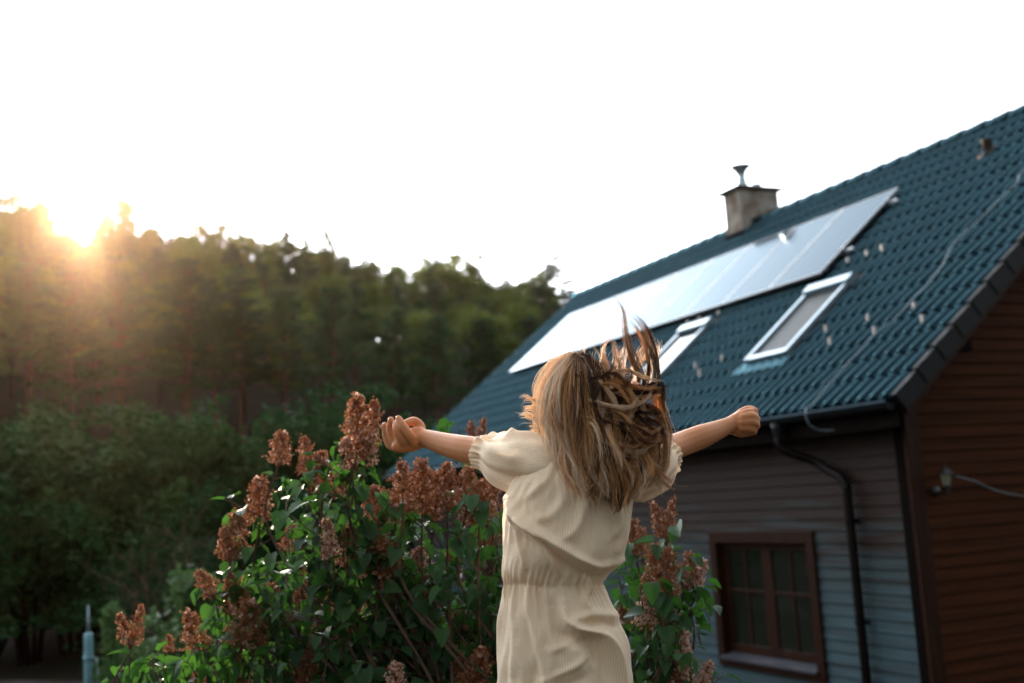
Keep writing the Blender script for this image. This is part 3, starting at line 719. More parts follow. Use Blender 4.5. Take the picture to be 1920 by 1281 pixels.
def sk(px): return float(np.interp(px, [a for a, _ in SKY], [b for _, b in SKY]))
GP = 'pines in the dense middle of the forest'; GB = 'broadleaf trees along the skyline of the forested hill'
# front row with visible trunks: (pixel column, distance, top elevation, variant, label)
ORD = ['leftmost', 'second', 'third', 'fourth', 'fifth', 'sixth', 'seventh', 'eighth', 'ninth', 'tenth', 'eleventh', 'twelfth', 'thirteenth', 'fourteenth', 'fifteenth', 'sixteenth', 'seventeenth', 'eighteenth', 'nineteenth', 'twentieth', 'twenty-first', 'twenty-second', 'twenty-third', 'twenty-fourth', 'twenty-fifth', 'twenty-sixth', 'twenty-seventh', 'twenty-eighth', 'twenty-ninth', 'thirtieth', 'thirty-first', 'thirty-second', 'thirty-third', 'thirty-fourth', 'thirty-fifth', 'thirty-sixth', 'thirty-seventh', 'thirty-eighth']
def nth(k): return ORD[k] if k == 0 else ORD[k] + ' from the left'
nthx = nth
front = [(57, 47, .235, 0, 'pine at the far left of the forest with a straight pale trunk below the sun'),
         (140, 45, .225, 1, 'pine with a slender reddish trunk, second tall trunk from the left of the forest'),
         (232, 48, .232, 2, 'pine with a thin bare trunk, third trunk from the left of the forest'),
         (355, 45, .228, 3, 'tall pine with the most visible red bare trunk in the forest'),
         (622, 46, .200, 4, 'pine with a red bare trunk behind the topmost lilac flower cluster'),
         (455, 47, .215, 1, 'bushy pine right of the tall red-trunked pine, trunk hidden'),
         (540, 48, .205, 0, 'low feathery pine behind the left end of the lilac flower heads'),
         (745, 48, .178, 2, 'dark pine above the outstretched left hand of the girl'),
         (830, 47, .172, 3, 'dark pine beside the lower left corner of the house roof'),
         (920, 50, .170, 4, 'pine rising behind the left verge of the tiled roof'),
         (1010, 52, .165, 1, 'pine just left of the top corner of the tiled roof'),
         (-60, 47, .236, 3, 'pine at the left edge of the forest'), (-170, 49, .236, 2, 'outermost pine left of the forest')]
for (px, d, el, v, lab) in front:
    plant_px('pine_tree', ('pine', v), px, d, el, 12, lab, 'tree', 'pines at the front edge of the forest', wide=1.0 if px < 300 else 1.12)
def region(px):
    return ('left', 'under the sun glow at the left of the forest') if px < 260 else ('left middle', 'in the forest between the sun glow and the lilac flowers') if px < 600 else ('middle', 'in the forest above the lilac and the left hand') if px < 860 else ('right', 'in the forest close to the roof')
k = 0
for row, (d, de, step) in enumerate(((53, .050, 60), (60, .030, 54), (68, .012, 52), (84, .014, 40), (90, .004, 44))):
    px = -220 + row * 25
    while px < 1200:
        kk = ('pine', k % 5) if (k * 7 + row) % 5 < 3 else ('broad', k % 4)
        if px < 620: kk = ('pine', k % 5) if rng.random() < .55 else ('broad', k % 4)
        j = rng.uniform(-.018, .006)
        if kk[0] == 'pine': plant_px('pine_tree', kk, px + rng.uniform(-14, 14), d + rng.uniform(-2, 2), sk(px) - de + j, 12, 'green pine ' + region(px)[1], 'tree', 'pines packed in the ' + region(px)[0] + ' of the forest', wide=1.1)
        else: plant_px('broadleaf_tree', kk, px + rng.uniform(-14, 14), d + rng.uniform(-2, 2), sk(px) - de + j, 12, 'leafy broadleaf tree ' + region(px)[1], 'tree', 'broadleaf trees in the ' + region(px)[0] + ' of the forest', wide=1.15)
        k += 1; px += step * rng.uniform(.85, 1.15)
px = -240; skc = 0; skp = 0
while px < 1230:
    if not (128 < px < 190) and not (1070 < px < 1130):
        kk = ('broad', k % 4) if rng.random() < .8 else ('pine', k % 5)
        plant_px('broadleaf_tree' if kk[0] == 'broad' else 'pine_tree', kk, px, 77 + rng.uniform(-3, 3), sk(px) + rng.uniform(-.012, .008), 12,
                 ('round-crowned skyline tree beyond the left edge of the view' if px < -15 else 'round tree against the white sky on the skyline, ' + nthx(skc)) if kk[0] == 'broad' else ('pointed skyline pine beyond the left edge of the view' if px < -15 else 'pointed pine against the white sky on the skyline, ' + nthx(skp)), 'tree', GB if kk[0] == 'broad' else 'pines along the skyline of the forested hill')
        if px >= -15: skc, skp = (skc + 1, skp) if kk[0] == 'broad' else (skc, skp + 1)
    k += 1; px += rng.uniform(30, 46)
for i in range(44):
    px = -160 + i * 30 + rng.uniform(-10, 10); plant_px('shrub', ('shrub', i % 3), px, 80 + rng.uniform(-5, 7), sk(px) - rng.uniform(.035, .06), 5, 'leafy undergrowth bush high up ' + region(px)[1], 'shrub', 'undergrowth in the ' + region(px)[0] + ' of the forest', wide=1.4)
for i in range(30):
    px = -20 + i * 36 + rng.uniform(-10, 10); plant_px('shrub', ('shrub', i % 3), px, 88 + rng.uniform(-3, 3), sk(px) - rng.uniform(.012, .032), 5, 'leafy undergrowth bush high up ' + region(px)[1], 'shrub', 'undergrowth in the ' + region(px)[0] + ' of the forest', wide=1.3)
plant_px('spruce_tree', ('pine', 2), 1088, 66, .222, 12, 'dark narrow spruce on the skyline just left of the roof top corner', 'tree', wide=1.5)
plant_px('slender_tree', ('broad', 2), 625, 74, .262, 12, 'thin broom-topped tree sticking out above the skyline in the middle', 'tree', wide=.45)
plant_px('slender_tree', ('broad', 1), 70, 74, .302, 12, 'tall wispy tree sticking up at the left of the skyline beside the sun', 'tree', wide=.45)
plant_px('slender_tree', ('broad', 3), 240, 75, .290, 12, 'small-topped tree standing above the skyline just right of the sun', 'tree', wide=.6)
# tall shrubs at the foot of the wood
sh = [(-150, 27, .075), (-40, 25, .085), (60, 24, .088), (135, 25, .095), (215, 27, .080), (300, 28, .070), (385, 27, .082), (450, 28, .095), (520, 29, .080), (590, 28, .085), (660, 29, .078), (730, 30, .075), (800, 30, .066), (880, 31, .06), (420, 24, .03), (560, 24, .02), (690, 25, .02), (330, 31, .09), (640, 33, .10), (170, 31, .1)]
order = sorted(range(len(sh)), key=lambda i: (sh[i][2] < .05, sh[i][0]))
nup = sum(1 for q in sh if q[2] >= .05)
for i, (px, d, el) in enumerate(sh):
    r_ = order.index(i)
    lab = ('tall dark shrub below the forest, ' + nth(r_) + ' in the row') if r_ < nup else ('lower shrub before the tall shrub row, ' + nth(r_ - nup))
    plant_px('shrub', ('shrub', i % 3), px, d, el, 5, lab, 'shrub', 'dark shrubs along the foot of the forest', wide=1.25)
plant_px('pale_shrub', ('pale', 0), 338, 13, -.078, 1.45, 'low pale green shrub behind the left flower heads of the lilac', 'shrub', wide=1.0)
plant_px('pale_shrub', ('pale', 0), 240, 12, -.100, 1.45, 'smallest pale green shrub at the bottom left, beside the blue post', 'shrub', wide=.45)
# dry twiggy shrub
def twig_shrub():
    rs = np.random.RandomState(5); b = MB(); p = at_range(300, 1000, 20); z0 = tz(p[0], p[1])
    e = empty('bare_shrub', (p[0], p[1], z0), 'brown half-bare twiggy shrub in front of the dark green shrubs', 'shrub')
    def br(o, d, L, r, lv):
        P = [o]; dd = d.copy()
        for i in range(5): dd = dd + rs.normal(0, .16, 3); dd /= np.linalg.norm(dd); P.append(P[-1] + dd * L / 5)
        b.tube(P, np.linspace(r, r * .45, 6), 4)
        if lv:
            for _ in range(4): br(P[rs.randint(1, 6)], dd + rs.normal(0, .6, 3), L * .55, r * .5, lv - 1)
        else: tips.append(P[-1]); tips.append(P[-3])
    tips = []
    for k in range(11):
        a = rs.uniform(0, 6.28); br(np.array([p[0], p[1], z0]) + [rs.normal(0, .5), rs.normal(0, .5), 0], np.array([math.cos(a) * .5, math.sin(a) * .5, 1.0]), rs.uniform(1.2, 1.8), .024, 3)
    b.build('twigs', M['twig'], e, True)
    T = np.array(tips); n = len(T) * 2; C = T[rs.randint(0, len(T), n)] + rs.normal(0, .12, (n, 3)); D = rvec(n, rs) * .05
    V, F = quads(C, D, perp(D, rs) * .028); mesh('leaves', V - np.array(wloc(e)), F, M['leafB'], e, False)
twig_shrub()
# blue post in the lower left
p = at_range(166, 1230, 12.5); zt = CAMZ + ray(166, 1187)[2] / math.hypot(*ray(166, 1187)[:2]) * 12.5; z0 = tz(p[0], p[1])
e = empty('fence_post', (p[0], p[1], z0), 'pale blue weathered metal post in the dark lower left', 'post')
b = MB(); b.lathe([(.048, -.3), (.046, zt - z0 - .4), (.043, zt - z0 - .02), (.034, zt - z0)], (p[0], p[1], z0), 14); b.build('post', M['post'], e, True)
b = MB(); b.lathe([(.018, 0), (.016, .12), (.006, .28)], (p[0], p[1], zt), 8); b.build('tip', M['wire'], e, True)
b = MB(); b.lathe([(.051, -.02), (.053, 0), (.051, .02)], (p[0], p[1], zt - .25), 14); b.build('band', M['post'], e, True)
b = MB(); b.tube(catmull([(p[0] + .05, p[1] + .08, z0), (p[0] + .05, p[1] + .10, zt - .6), (p[0] + .02, p[1] + .07, zt - .25)], 10), .014, 6); b.build('cable', M['wire'], e, True)

# ---------------------------------------------------------------- lilac bush
LD = 3.45
lb0 = at_range(960, 1281, 3.4); lz = tz(lb0[0], lb0[1])
lilac = empty('lilac_bush', (lb0[0], lb0[1], lz), 'lilac bush with browned flower clusters and green heart-shaped leaves behind the girl', 'bush')
LW = np.array([lb0[0], lb0[1], lz])
def panicle(seed, pale):
    rs = np.random.RandomState(seed); V = []; F = []; T = []; n = 0
    b = MB(); b.tube([[0, 0, -.25], [0, 0, .5], [.01, 0, .97]], [.014, .010, .004], 5, c=.0)
    br = []
    for h in np.linspace(.02, .95, 26):
        for k in range(3):
            a = rs.uniform(0, 6.28); r = .27 * (1 - h) ** .62 * rs.uniform(.7, 1.25) + .035
            if rs.rand() < .12: r *= 1.3
            br.append((h, a, r))
    C = []; 
    for (h, a, r) in br:
        o = np.array([0, 0, h - .04]); e_ = np.array([math.cos(a) * r, math.sin(a) * r, h + r * .35]); b.tube([o, e_], [.006, .003], 3, c=.0)
        for j in range(7):
            q = rs.uniform(.45, 1.1); C.append(o + (e_ - o) * q + rs.normal(0, .030, 3))
    C = np.array(C)
    pk = rs.rand(len(C)) < (.5 if pale else .05)
    # pale florets gather in patches
    pc = C[rs.randint(0, len(C), 3 if not pale else 6)]
    for q in pc: pk |= (np.linalg.norm(C - q, axis=1) < (.07 if not pale else .16)) & (rs.rand(len(C)) < .6)
    for c, p in zip(C, pk):
        out = c - np.array([0, 0, c[2] - .05]) + rs.normal(0, .03, 3); out /= np.linalg.norm(out) + 1e-6
        A = np.cross(out, rs.normal(size=3)); A /= np.linalg.norm(A); B = np.cross(out, A)
        sz = rs.uniform(.026, .042) * (1.15 if p else .9); tn = rs.uniform(.75, 1.0) if p else abs(rs.normal(0, .16))
        cup = rs.uniform(-.1, .5) if p else rs.uniform(.2, 1.4)
        base = c - out * sz * .9
        V += [base]; T += [tn * .5]; b0 = n; n += 1
        for k in range(4):
            t0 = math.pi / 2 * k + rs.uniform(-.2, .2); d = A * math.cos(t0) + B * math.sin(t0); e2 = A * -math.sin(t0) + B * math.cos(t0)
            V += [c + d * sz * .5 + e2 * sz * .42 + out * sz * cup * .3, c + d * sz * 1.05 + out * sz * cup, c + d * sz * .5 - e2 * sz * .42 + out * sz * cup * .3]
            T += [tn] * 3; F.append((b0, n, n + 1, n + 2)); n += 3
    m0 = b.n; b.add(np.array(V), F); b.C[m0:] = T
    return b
PAN = {}
for i in range(6):
    b = panicle(100 + i, i >= 4); o = b.build('flower_cluster', M['floret'], None, False, cols=True); PAN[i] = o.data; bpy.data.objects.remove(o)
# (tip px, tip py, base px, base py, width px, depth, pale)
PL = [(672, 742, 668, 862, 62, 3.3, 0), (700, 752, 690, 850, 40, 3.35, 0), (645, 822, 660, 880, 40, 3.3, 1), (700, 815, 685, 872, 40, 3.3, 1),
      (531, 810, 521, 874, 42, 3.5, 0), (568, 820, 580, 892, 36, 3.4, 0), (603, 848, 606, 925, 46, 3.35, 0), (640, 888, 625, 935, 36, 3.4, 0), (483, 897, 487, 985, 50, 3.5, 0),
      (446, 960, 440, 1052, 54, 3.55, 0), (420, 990, 432, 1050, 34, 3.5, 0), (698, 912, 712, 985, 50, 3.4, 0), (724, 950, 712, 988, 26, 3.4, 1),
      (752, 868, 756, 965, 50, 3.25, 0), (792, 862, 792, 962, 52, 3.3, 0), (838, 868, 838, 958, 48, 3.3, 0), (878, 876, 872, 965, 48, 3.25, 0), (922, 880, 915, 965, 44, 3.3, 0), (815, 885, 815, 975, 50, 3.35, 0), (900, 900, 898, 985, 46, 3.2, 0),
      (882, 792, 890, 850, 24, 3.7, 0), (908, 785, 900, 850, 22, 3.7, 0),
      (546, 985, 536, 1035, 36, 3.7, 0), (612, 975, 625, 1050, 40, 3.3, 1), (655, 985, 650, 1065, 44, 3.35, 0), (702, 992, 708, 1095, 70, 3.3, 0), (735, 1020, 735, 1100, 56, 3.35, 0),
      (785, 1030, 790, 1115, 54, 3.5, 1), (850, 1035, 845, 1100, 48, 3.6, 0), (905, 1010, 905, 1080, 44, 3.6, 0),
      (372, 1070, 402, 1118, 34, 3.5, 0), (440, 1075, 448, 1150, 56, 3.5, 0), (470, 1125, 452, 1216, 62, 3.4, 0), (490, 1160, 480, 1215, 40, 3.45, 0),
      (262, 1137, 248, 1212, 26, 3.5, 0), (224, 1150, 244, 1210, 28, 3.5, 0), (355, 1143, 374, 1222, 44, 3.5, 0), (316, 1190, 318, 1226, 20, 3.55, 0),
      (508, 1095, 520, 1150, 36, 3.6, 0), (596, 1100, 600, 1165, 40, 3.6, 0), (560, 1060, 565, 1130, 34, 3.7, 0), (640, 1120, 655, 1180, 44, 3.6, 0), (660, 1190, 650, 1250, 50, 3.5, 0),
      (741, 1240, 742, 1310, 44, 3.2, 1), (905, 1212, 892, 1290, 46, 3.2, 0), (862, 1225, 870, 1290, 36, 3.25, 0), (575, 1225, 575, 1290, 44, 3.4, 0), (372, 1262, 372, 1310, 36, 3.4, 0), (450, 1265, 446, 1310, 34, 3.4, 0),
      (800, 1110, 810, 1175, 46, 3.65, 0), (880, 1140, 880, 1200, 40, 3.7, 0), (730, 1130, 742, 1190, 44, 3.7, 1),
      (1224, 942, 1244, 1012, 26, 3.4, 0), (1263, 934, 1250, 1012, 26, 3.4, 0), (1188, 975, 1190, 1040, 34, 3.6, 0), (1205, 990, 1205, 1050, 30, 3.65, 0), (1228, 1022, 1232, 1105, 44, 3.25, 0), (1256, 1030, 1246, 1120, 44, 3.25, 0),
      (1292, 1036, 1288, 1112, 40, 3.5, 0), (1322, 1052, 1300, 1112, 34, 3.5, 1), (1215, 1105, 1213, 1185, 40, 3.3, 1), (1165, 1140, 1172, 1200, 34, 3.6, 0),
      (1288, 1190, 1276, 1275, 34, 3.3, 1), (1332, 1240, 1308, 1290, 32, 3.3, 1), (1262, 1235, 1262, 1300, 40, 3.3, 0), (1215, 1200, 1220, 1270, 36, 3.5, 0)]
_r = random.Random(12)
for (x0, x1, y0, y1, n_) in ((560, 930, 1010, 1200, 15), (430, 640, 1060, 1250, 6), (1165, 1300, 1080, 1260, 6), (640, 930, 900, 1000, 5)):
    for _ in range(n_):
        x = _r.uniform(x0, x1); y = _r.uniform(y0, y1); l_ = _r.uniform(50, 78); PL.append((x, y, x + _r.uniform(-10, 10), y + l_, _r.uniform(32, 50), _r.uniform(3.4, 3.75), 1 if _r.random() < .35 else 0))
stems = MB(); leafC = []
rs = np.random.RandomState(77)
def bez(P, n): return catmull(P, n)
stemlines = []
for i, (tx, ty, bx_, by_, wd, D, pale) in enumerate(PL):
    tip = at_depth(tx, ty, D); base = at_depth(bx_, by_, D); ax = tip - base; L = np.linalg.norm(ax); ax /= L
    tilt = ax + 0.25 * CR[:, 2] * rs.uniform(-.6, .6); tilt /= np.linalg.norm(tilt)
    key = (4 + i % 2) if pale else i % 4
    o = bpy.data.objects.new('flower_cluster', PAN[key]); COL.objects.link(o); o.parent = lilac
    wsc = (wd / FPX * D) / 0.56
    q = Vector(tilt).to_track_quat('Z', 'Y'); q = q @ Matrix.Rotation(rs.uniform(0, 6.28), 3, 'Z').to_quaternion()
    o.rotation_mode = 'QUATERNION'; o.rotation_quaternion = q; o.scale = (wsc, wsc, L * 1.02); o.location = Vector(base - LW)
    o['label'] = 'browned flower cluster with pale pink florets' if pale else 'browned dry flower cluster'
    # stem from the root crown
    root = LW + np.array([0, 0, -.05]) + HR * rs.uniform(-.25, .25) + HF * rs.uniform(-.15, .2)
    side = 0.0
    m1 = root * .45 + base * .55 + np.array([0, 0, -.10]) + (base - root) * [1, 1, 0] * -.12; m2 = base - ax * .16 + np.array([0, 0, -.06])
    P = bez([root, root * .75 + m1 * .25 + [0, 0, .12], m1, m2, base + ax * .02], 30)
    stems.tube(P, np.linspace(.009, .0028, 30), 6)
    stemlines.append((P, D))
stems.build('stems', M['stem'], lilac, True)
# heart-shaped leaves
def leaf_template():
    us = np.array([0, .07, .2, .38, .58, .78, .92, 1.0]); wd = np.array([.04, .34, .46, .46, .36, .20, .08, .005]); back = np.array([.0, -.10, -.04, 0, 0, 0, 0, 0])
    P = []
    for u, w_, bk in zip(us, wd, back):
        for sgn in (-1, -.5, 0, .5, 1): P.append([u + bk * abs(sgn), sgn * w_, 0])
    P = np.array(P)
    F = [(i * 5 + j, i * 5 + j + 1, (i + 1) * 5 + j + 1, (i + 1) * 5 + j) for i in range(len(us) - 1) for j in range(4)]
    return P, np.array(F)
LT, LF = leaf_template()
LVt = []; LFt = []; LC = []; ln = 0
petb = MB()
def add_leaf(org, d, nrm, size, tint, droop, fold):
    global ln
    d = d / np.linalg.norm(d); s_ = np.cross(nrm, d); s_ /= np.linalg.norm(s_) + 1e-9; nn = np.cross(d, s_)
    u = LT[:, 0]; v = LT[:, 1]
    z = fold * np.abs(v) - droop * u * u + .03 * np.sin(u * 14 + tint * 9) * np.abs(v) * 2
    P = org + size * (u[:, None] * d + v[:, None] * s_ * (1 - .25 * fold) + z[:, None] * nn)
    LVt.append(P); LFt.append(LF + ln); LC.append(np.full(len(P), tint)); ln += len(P)
def leaf_at(p, outd, size=None):
    up = np.array([0, 0, 1.0]); o = outd * [1, 1, .4] + rs.normal(0, .25, 3); o /= np.linalg.norm(o)
    d = o * rs.uniform(.4, 1.0) + np.array([0, 0, -1]) * rs.uniform(-.15, 1.0)
    sz = size or rs.uniform(.036, .066)
    e_ = p + o * sz * .35 + [0, 0, .006]; petb.tube([p, e_], [.0016, .0012], 3)
    nrm = up * .8 + o * rs.uniform(.2, 1.0) + rs.normal(0, .3, 3)
    add_leaf(e_, d, nrm, sz, rs.beta(1.2, 1.8), rs.uniform(.05, .45), rs.uniform(.15, .6))
for (P, D) in stemlines:
    q = .42
    while q < .985:
        i = int(q * 29); p = P[i]; t = P[min(i + 1, 29)] - P[i - 1]; t /= np.linalg.norm(t)
        a = np.cross(t, rs.normal(size=3)); a /= np.linalg.norm(a)
        px = to_px(p)
        for sg in (1, -1):
            if rs.rand() < .85: leaf_at(p, a * sg)
        if rs.rand() < .55:      # short side shoot with its own leaves
            sd = a * .8 + t * .6; sd /= np.linalg.norm(sd); Ls = rs.uniform(.06, .16); e_ = p + sd * Ls; petb.tube([p, e_], [.0026, .0014], 4)
            for k in range(2): leaf_at(p + sd * Ls * (.6 + .4 * k), np.cross(sd, rs.normal(size=3)))
            leaf_at(e_, sd)
        q += rs.uniform(.05, .085)
def inpoly(px, py, poly):
    c = False; j = len(poly) - 1
    for i in range(len(poly)):
        if (poly[i][1] > py) != (poly[j][1] > py) and px < (poly[j][0] - poly[i][0]) * (py - poly[i][1]) / (poly[j][1] - poly[i][1]) + poly[i][0]: c = not c
        j = i
    return c
PO = [[(640, 900), (560, 905), (500, 985), (480, 1050), (420, 1120), (395, 1180), (330, 1225), (260, 1240), (235, 1420), (1000, 1420), (1000, 960), (800, 955), (720, 985), (690, 940)],
      [(1150, 985), (1225, 1000), (1285, 1010), (1320, 1090), (1318, 1160), (1290, 1200), (1330, 1300), (1300, 1420), (1150, 1420)]]
cnt = 0
while cnt < 720:
    k = 0 if rs.rand() < .82 else 1; po = PO[k]; px = rs.uniform(230, 1000) if k == 0 else rs.uniform(1150, 1330); py = rs.uniform(890, 1420)
    if not inpoly(px, py, po): continue
    if rs.rand() > (py - 780) / 400: continue
    cnt += 1; p = at_depth(px, py, rs.uniform(3.25, 4.0)); sd = rvec(1, rs)[0] * [1, 1, .5]; 
    petb.tube([p - [0, 0, .07] - sd * .04, p], [.0022, .0014], 4)
    for j in range(2): leaf_at(p, sd if j else np.cross(sd, [0, 0, 1.0]))
mesh('leaves', np.concatenate(LVt) - LW, np.concatenate(LFt), M['lleaf'], lilac, True, np.concatenate(LC))
petb.build('leaf_stalks', M['stem'], lilac, True)

# ---------------------------------------------------------------- the girl
gpos = np.array(G(1062, 1300, 0.0)); gz_ = tz(gpos[0], gpos[1])
GB0 = np.array([gpos[0], gpos[1], gz_])
girl = empty('person', tuple(GB0), 'girl seen from behind in a cream striped dress, arms spread wide, long blond hair flying', 'person')
def px2r(p, wd): return p / FPX * (GD + wd)
def evalmesh(name, bmV, bmF, mods, mat_, parent):
    o = mesh(name, bmV, bmF, mat_, None, True)
    for k, kw in mods:
        m = o.modifiers.new(k, k)
        for a, c in kw.items(): setattr(m, a, c)
    dg = bpy.context.evaluated_depsgraph_get(); dg.update()
    me = bpy.data.meshes.new_from_object(o.evaluated_get(dg), depsgraph=dg); bpy.data.objects.remove(o)
    me.materials.clear(); me.materials.append(mat_); me.polygons.foreach_set('use_smooth', np.ones(len(me.polygons), bool))
    o2 = bpy.data.objects.new(name, me); COL.objects.link(o2); o2.parent = parent; return o2
body = MB()
def ell(c, R3, ax=None, n=18):
    th = np.linspace(0, math.pi, n); ph = np.linspace(0, 2 * math.pi, 2 * n, endpoint=False)
    V = [[math.sin(t) * math.cos(p), math.sin(t) * math.sin(p), math.cos(t)] for t in th[1:-1] for p in ph]; m = 2 * n
    V = [[0, 0, 1]] + V + [[0, 0, -1]]; V = np.array(V) * np.array(R3)
    if ax is not None: V = V @ np.asarray(ax)
    V = V + c; F = [(0, 1 + j, 1 + (j + 1) % m) for j in range(m)]
    for i in range(n - 3): F += [(1 + i * m + j, 1 + (i + 1) * m + j, 1 + (i + 1) * m + (j + 1) % m, 1 + i * m + (j + 1) % m) for j in range(m)]
    l = len(V) - 1; F += [(l, 1 + (n - 3) * m + (j + 1) % m, 1 + (n - 3) * m + j) for j in range(m)]
    body.add(V, F)
def limb(pts, rads, n=None):
    """tapered rounded chain; pts in world, radii metres"""
    n = n or len(pts) * 5; P = catmull(pts, n); r = np.interp(np.linspace(0, len(pts) - 1, n), np.arange(len(pts)), rads)
    t0 = P[0] - P[1]; t0 /= np.linalg.norm(t0); t1 = P[-1] - P[-2]; t1 /= np.linalg.norm(t1)
    A = [P[0] + t0 * r[0] * math.sin(a) for a in (1.3, .9, .45)]; B = [P[-1] + t1 * r[-1] * math.sin(a) for a in (.45, .9, 1.3)]
    body.tube(np.vstack([A, P, B]), np.concatenate([[r[0] * math.cos(a) for a in (1.3, .9, .45)], r, [r[-1] * math.cos(a) for a in (.45, .9, 1.3)]]), 14)
def gl(lst): return [G(*p) for p in lst]
# torso and neck
limb(gl([(1052, 1215, .0), (1045, 1150, .0), (1050, 1080, 0), (1070, 980, 0), (1082, 900, .0), (1085, 862, .0)]), [.100, .092, .082, .095, .092, .05])
limb(gl([(1085, 870, .005), (1084, 830, .0), (1083, 790, -.0)]), [.040, .033, .036])
limb(gl([(985, 862, 0), (1040, 858, 0), (1085, 860, 0), (1130, 860, 0), (1190, 868, 0)]), [.036, .045, .05, .045, .036])
# left arm (away from the camera), right arm
limb(gl([(985, 862, .0), (945, 855, .07), (908, 848, .14), (870, 842, .19), (830, 832, .25), (798, 822, .30)]), [.037, .036, .0355, .0345, .029, .0235])
limb(gl([(1190, 868, 0), (1235, 850, .09), (1275, 834, .17), (1315, 819, .21), (1345, 807, .25), (1372, 795, .28)]), [.036, .032, .0315, .031, .0255, .0205])
# left hand, palm to the sky, fingers curled up
W = .31
limb(gl([(798, 822, .30), (782, 823, W), (766, 822, W)]), [.0235, .024, .022])
limb(gl([(790, 826, W), (765, 834, W + .005), (745, 838, W + .0)]), [.021, .0215, .016])
limb(gl([(785, 812, W), (770, 818, W), (752, 826, W)]), [.018, .020, .016])
for ch, r0 in (([(748, 840, W + .02), (732, 836, W + .028), (724, 818, W + .030), (721, 797, W + .024)], .0105),
               ([(756, 838, W + .01), (740, 828, W + .01), (732, 808, W + .010), (733, 787, W + .002)], .0115),
               ([(764, 834, W - .006), (752, 822, W - .022), (744, 806, W - .026), (742, 793, W - .012)], .0112),
               ([(776, 830, W - .02), (769, 817, W - .036), (757, 800, W - .036), (747, 784, W - .026)], .0108),
               ([(790, 814, W + .01), (787, 799, W + .02), (776, 790, W + .012), (762, 793, W - .004)], .0125)):
    limb(gl(ch), [r0 * 1.12, r0 * 1.1, r0, r0 * .78], 16)
# right hand, loosely closed fist
W = .29
limb(gl([(1370, 795, .28), (1385, 791, W), (1398, 790, W)]), [.0205, .026, .027])
limb(gl([(1378, 803, W), (1392, 806, W), (1403, 806, W)]), [.020, .021, .018])
for ch, r0 in (([(1385, 781, W - .012), (1402, 774, W - .01), (1415, 775, W + .004), (1412, 784, W + .018)], .0110),
               ([(1392, 784, W - .022), (1410, 781, W - .020), (1418, 787, W - .004), (1409, 790, W + .014)], .0112),
               ([(1392, 793, W - .024), (1411, 792, W - .022), (1418, 799, W - .006), (1407, 800, W + .014)], .0110),
               ([(1391, 803, W - .022), (1407, 804, W - .020), (1413, 810, W - .004), (1402, 809, W + .012)], .0100),
               ([(1380, 783, W + .012), (1394, 772, W + .020), (1406, 768, W + .012), (1416, 770, W + .0)], .0112)):
    limb(gl(ch), [r0 * 1.12, r0 * 1.08, r0, r0 * .8], 16)
# head turned to the left and away
HC = G(1083, 752, .01); FD = HF * .62 - HR * .78; FD[2] = .05; FD /= np.linalg.norm(FD); SDv = np.cross(FD, [0, 0, 1]); SDv /= np.linalg.norm(SDv); UPv = np.cross(SDv, FD); HAX = np.array([SDv, FD, UPv])
def hd(x, y, z): return HC + np.array([x, y, z]) @ HAX
ell(hd(0, -.012, .012), (.070, .084, .082), HAX); ell(hd(0, .030, -.035), (.055, .052, .062), HAX); ell(hd(0, .048, -.072), (.026, .026, .022), HAX)
limb([hd(0, .078, .000), hd(0, .088, -.022), hd(0, .098, -.034)], [.008, .009, .011]); limb([hd(-.016, .076, -.058), hd(0, .083, -.056), hd(.016, .076, -.058)], [.006, .008, .006]); limb([hd(-.014, .074, -.068), hd(0, .080, -.069), hd(.014, .074, -.068)], [.006, .008, .006])
limb([hd(-.040, .068, .018), hd(-.02, .078, .021), hd(0, .078, .018), hd(.02, .078, .021), hd(.040, .068, .018)], [.009, .010, .008, .010, .009])
for sg in (-1, 1):
    ell(hd(sg * .028, .070, -.004), (.013, .011, .010), HAX, 10); limb([hd(sg * .069, -.005, .012), hd(sg * .077, -.016, .006), hd(sg * .073, -.010, -.020), hd(sg * .067, -.0, -.026)], [.006, .009, .008, .006])
# legs and feet
def GLz(px, wd, z):      # by height above the ground under her feet
    b_ = G(px, 1281, wd); return np.array([b_[0], b_[1], gz_ + z])
for sx, wd in ((-1, .0), (1, .03)):
    cxp = 1060 + sx * 52
    limb([G(1055 + sx * 38, 1225, .0), GLz(cxp, .0 + wd, .50), GLz(cxp, .01 + wd, .36), GLz(cxp, -.005 + wd, .24), GLz(cxp, -.01 + wd, .07)], [.075, .066, .048, .045, .028], 30)
    limb([GLz(cxp, -.03 + wd, .035), GLz(cxp + sx * 3, .04 + wd, .03), GLz(cxp + sx * 8, .11 + wd, .018)], [.027, .028, .018], 14)
Vb = np.concatenate(body.V) - GB0
bo = evalmesh('body', Vb, body.F, [('REMESH', dict(mode='VOXEL', voxel_size=.0032)), ('SMOOTH', dict(factor=.5, iterations=5))], M['skin'], girl)

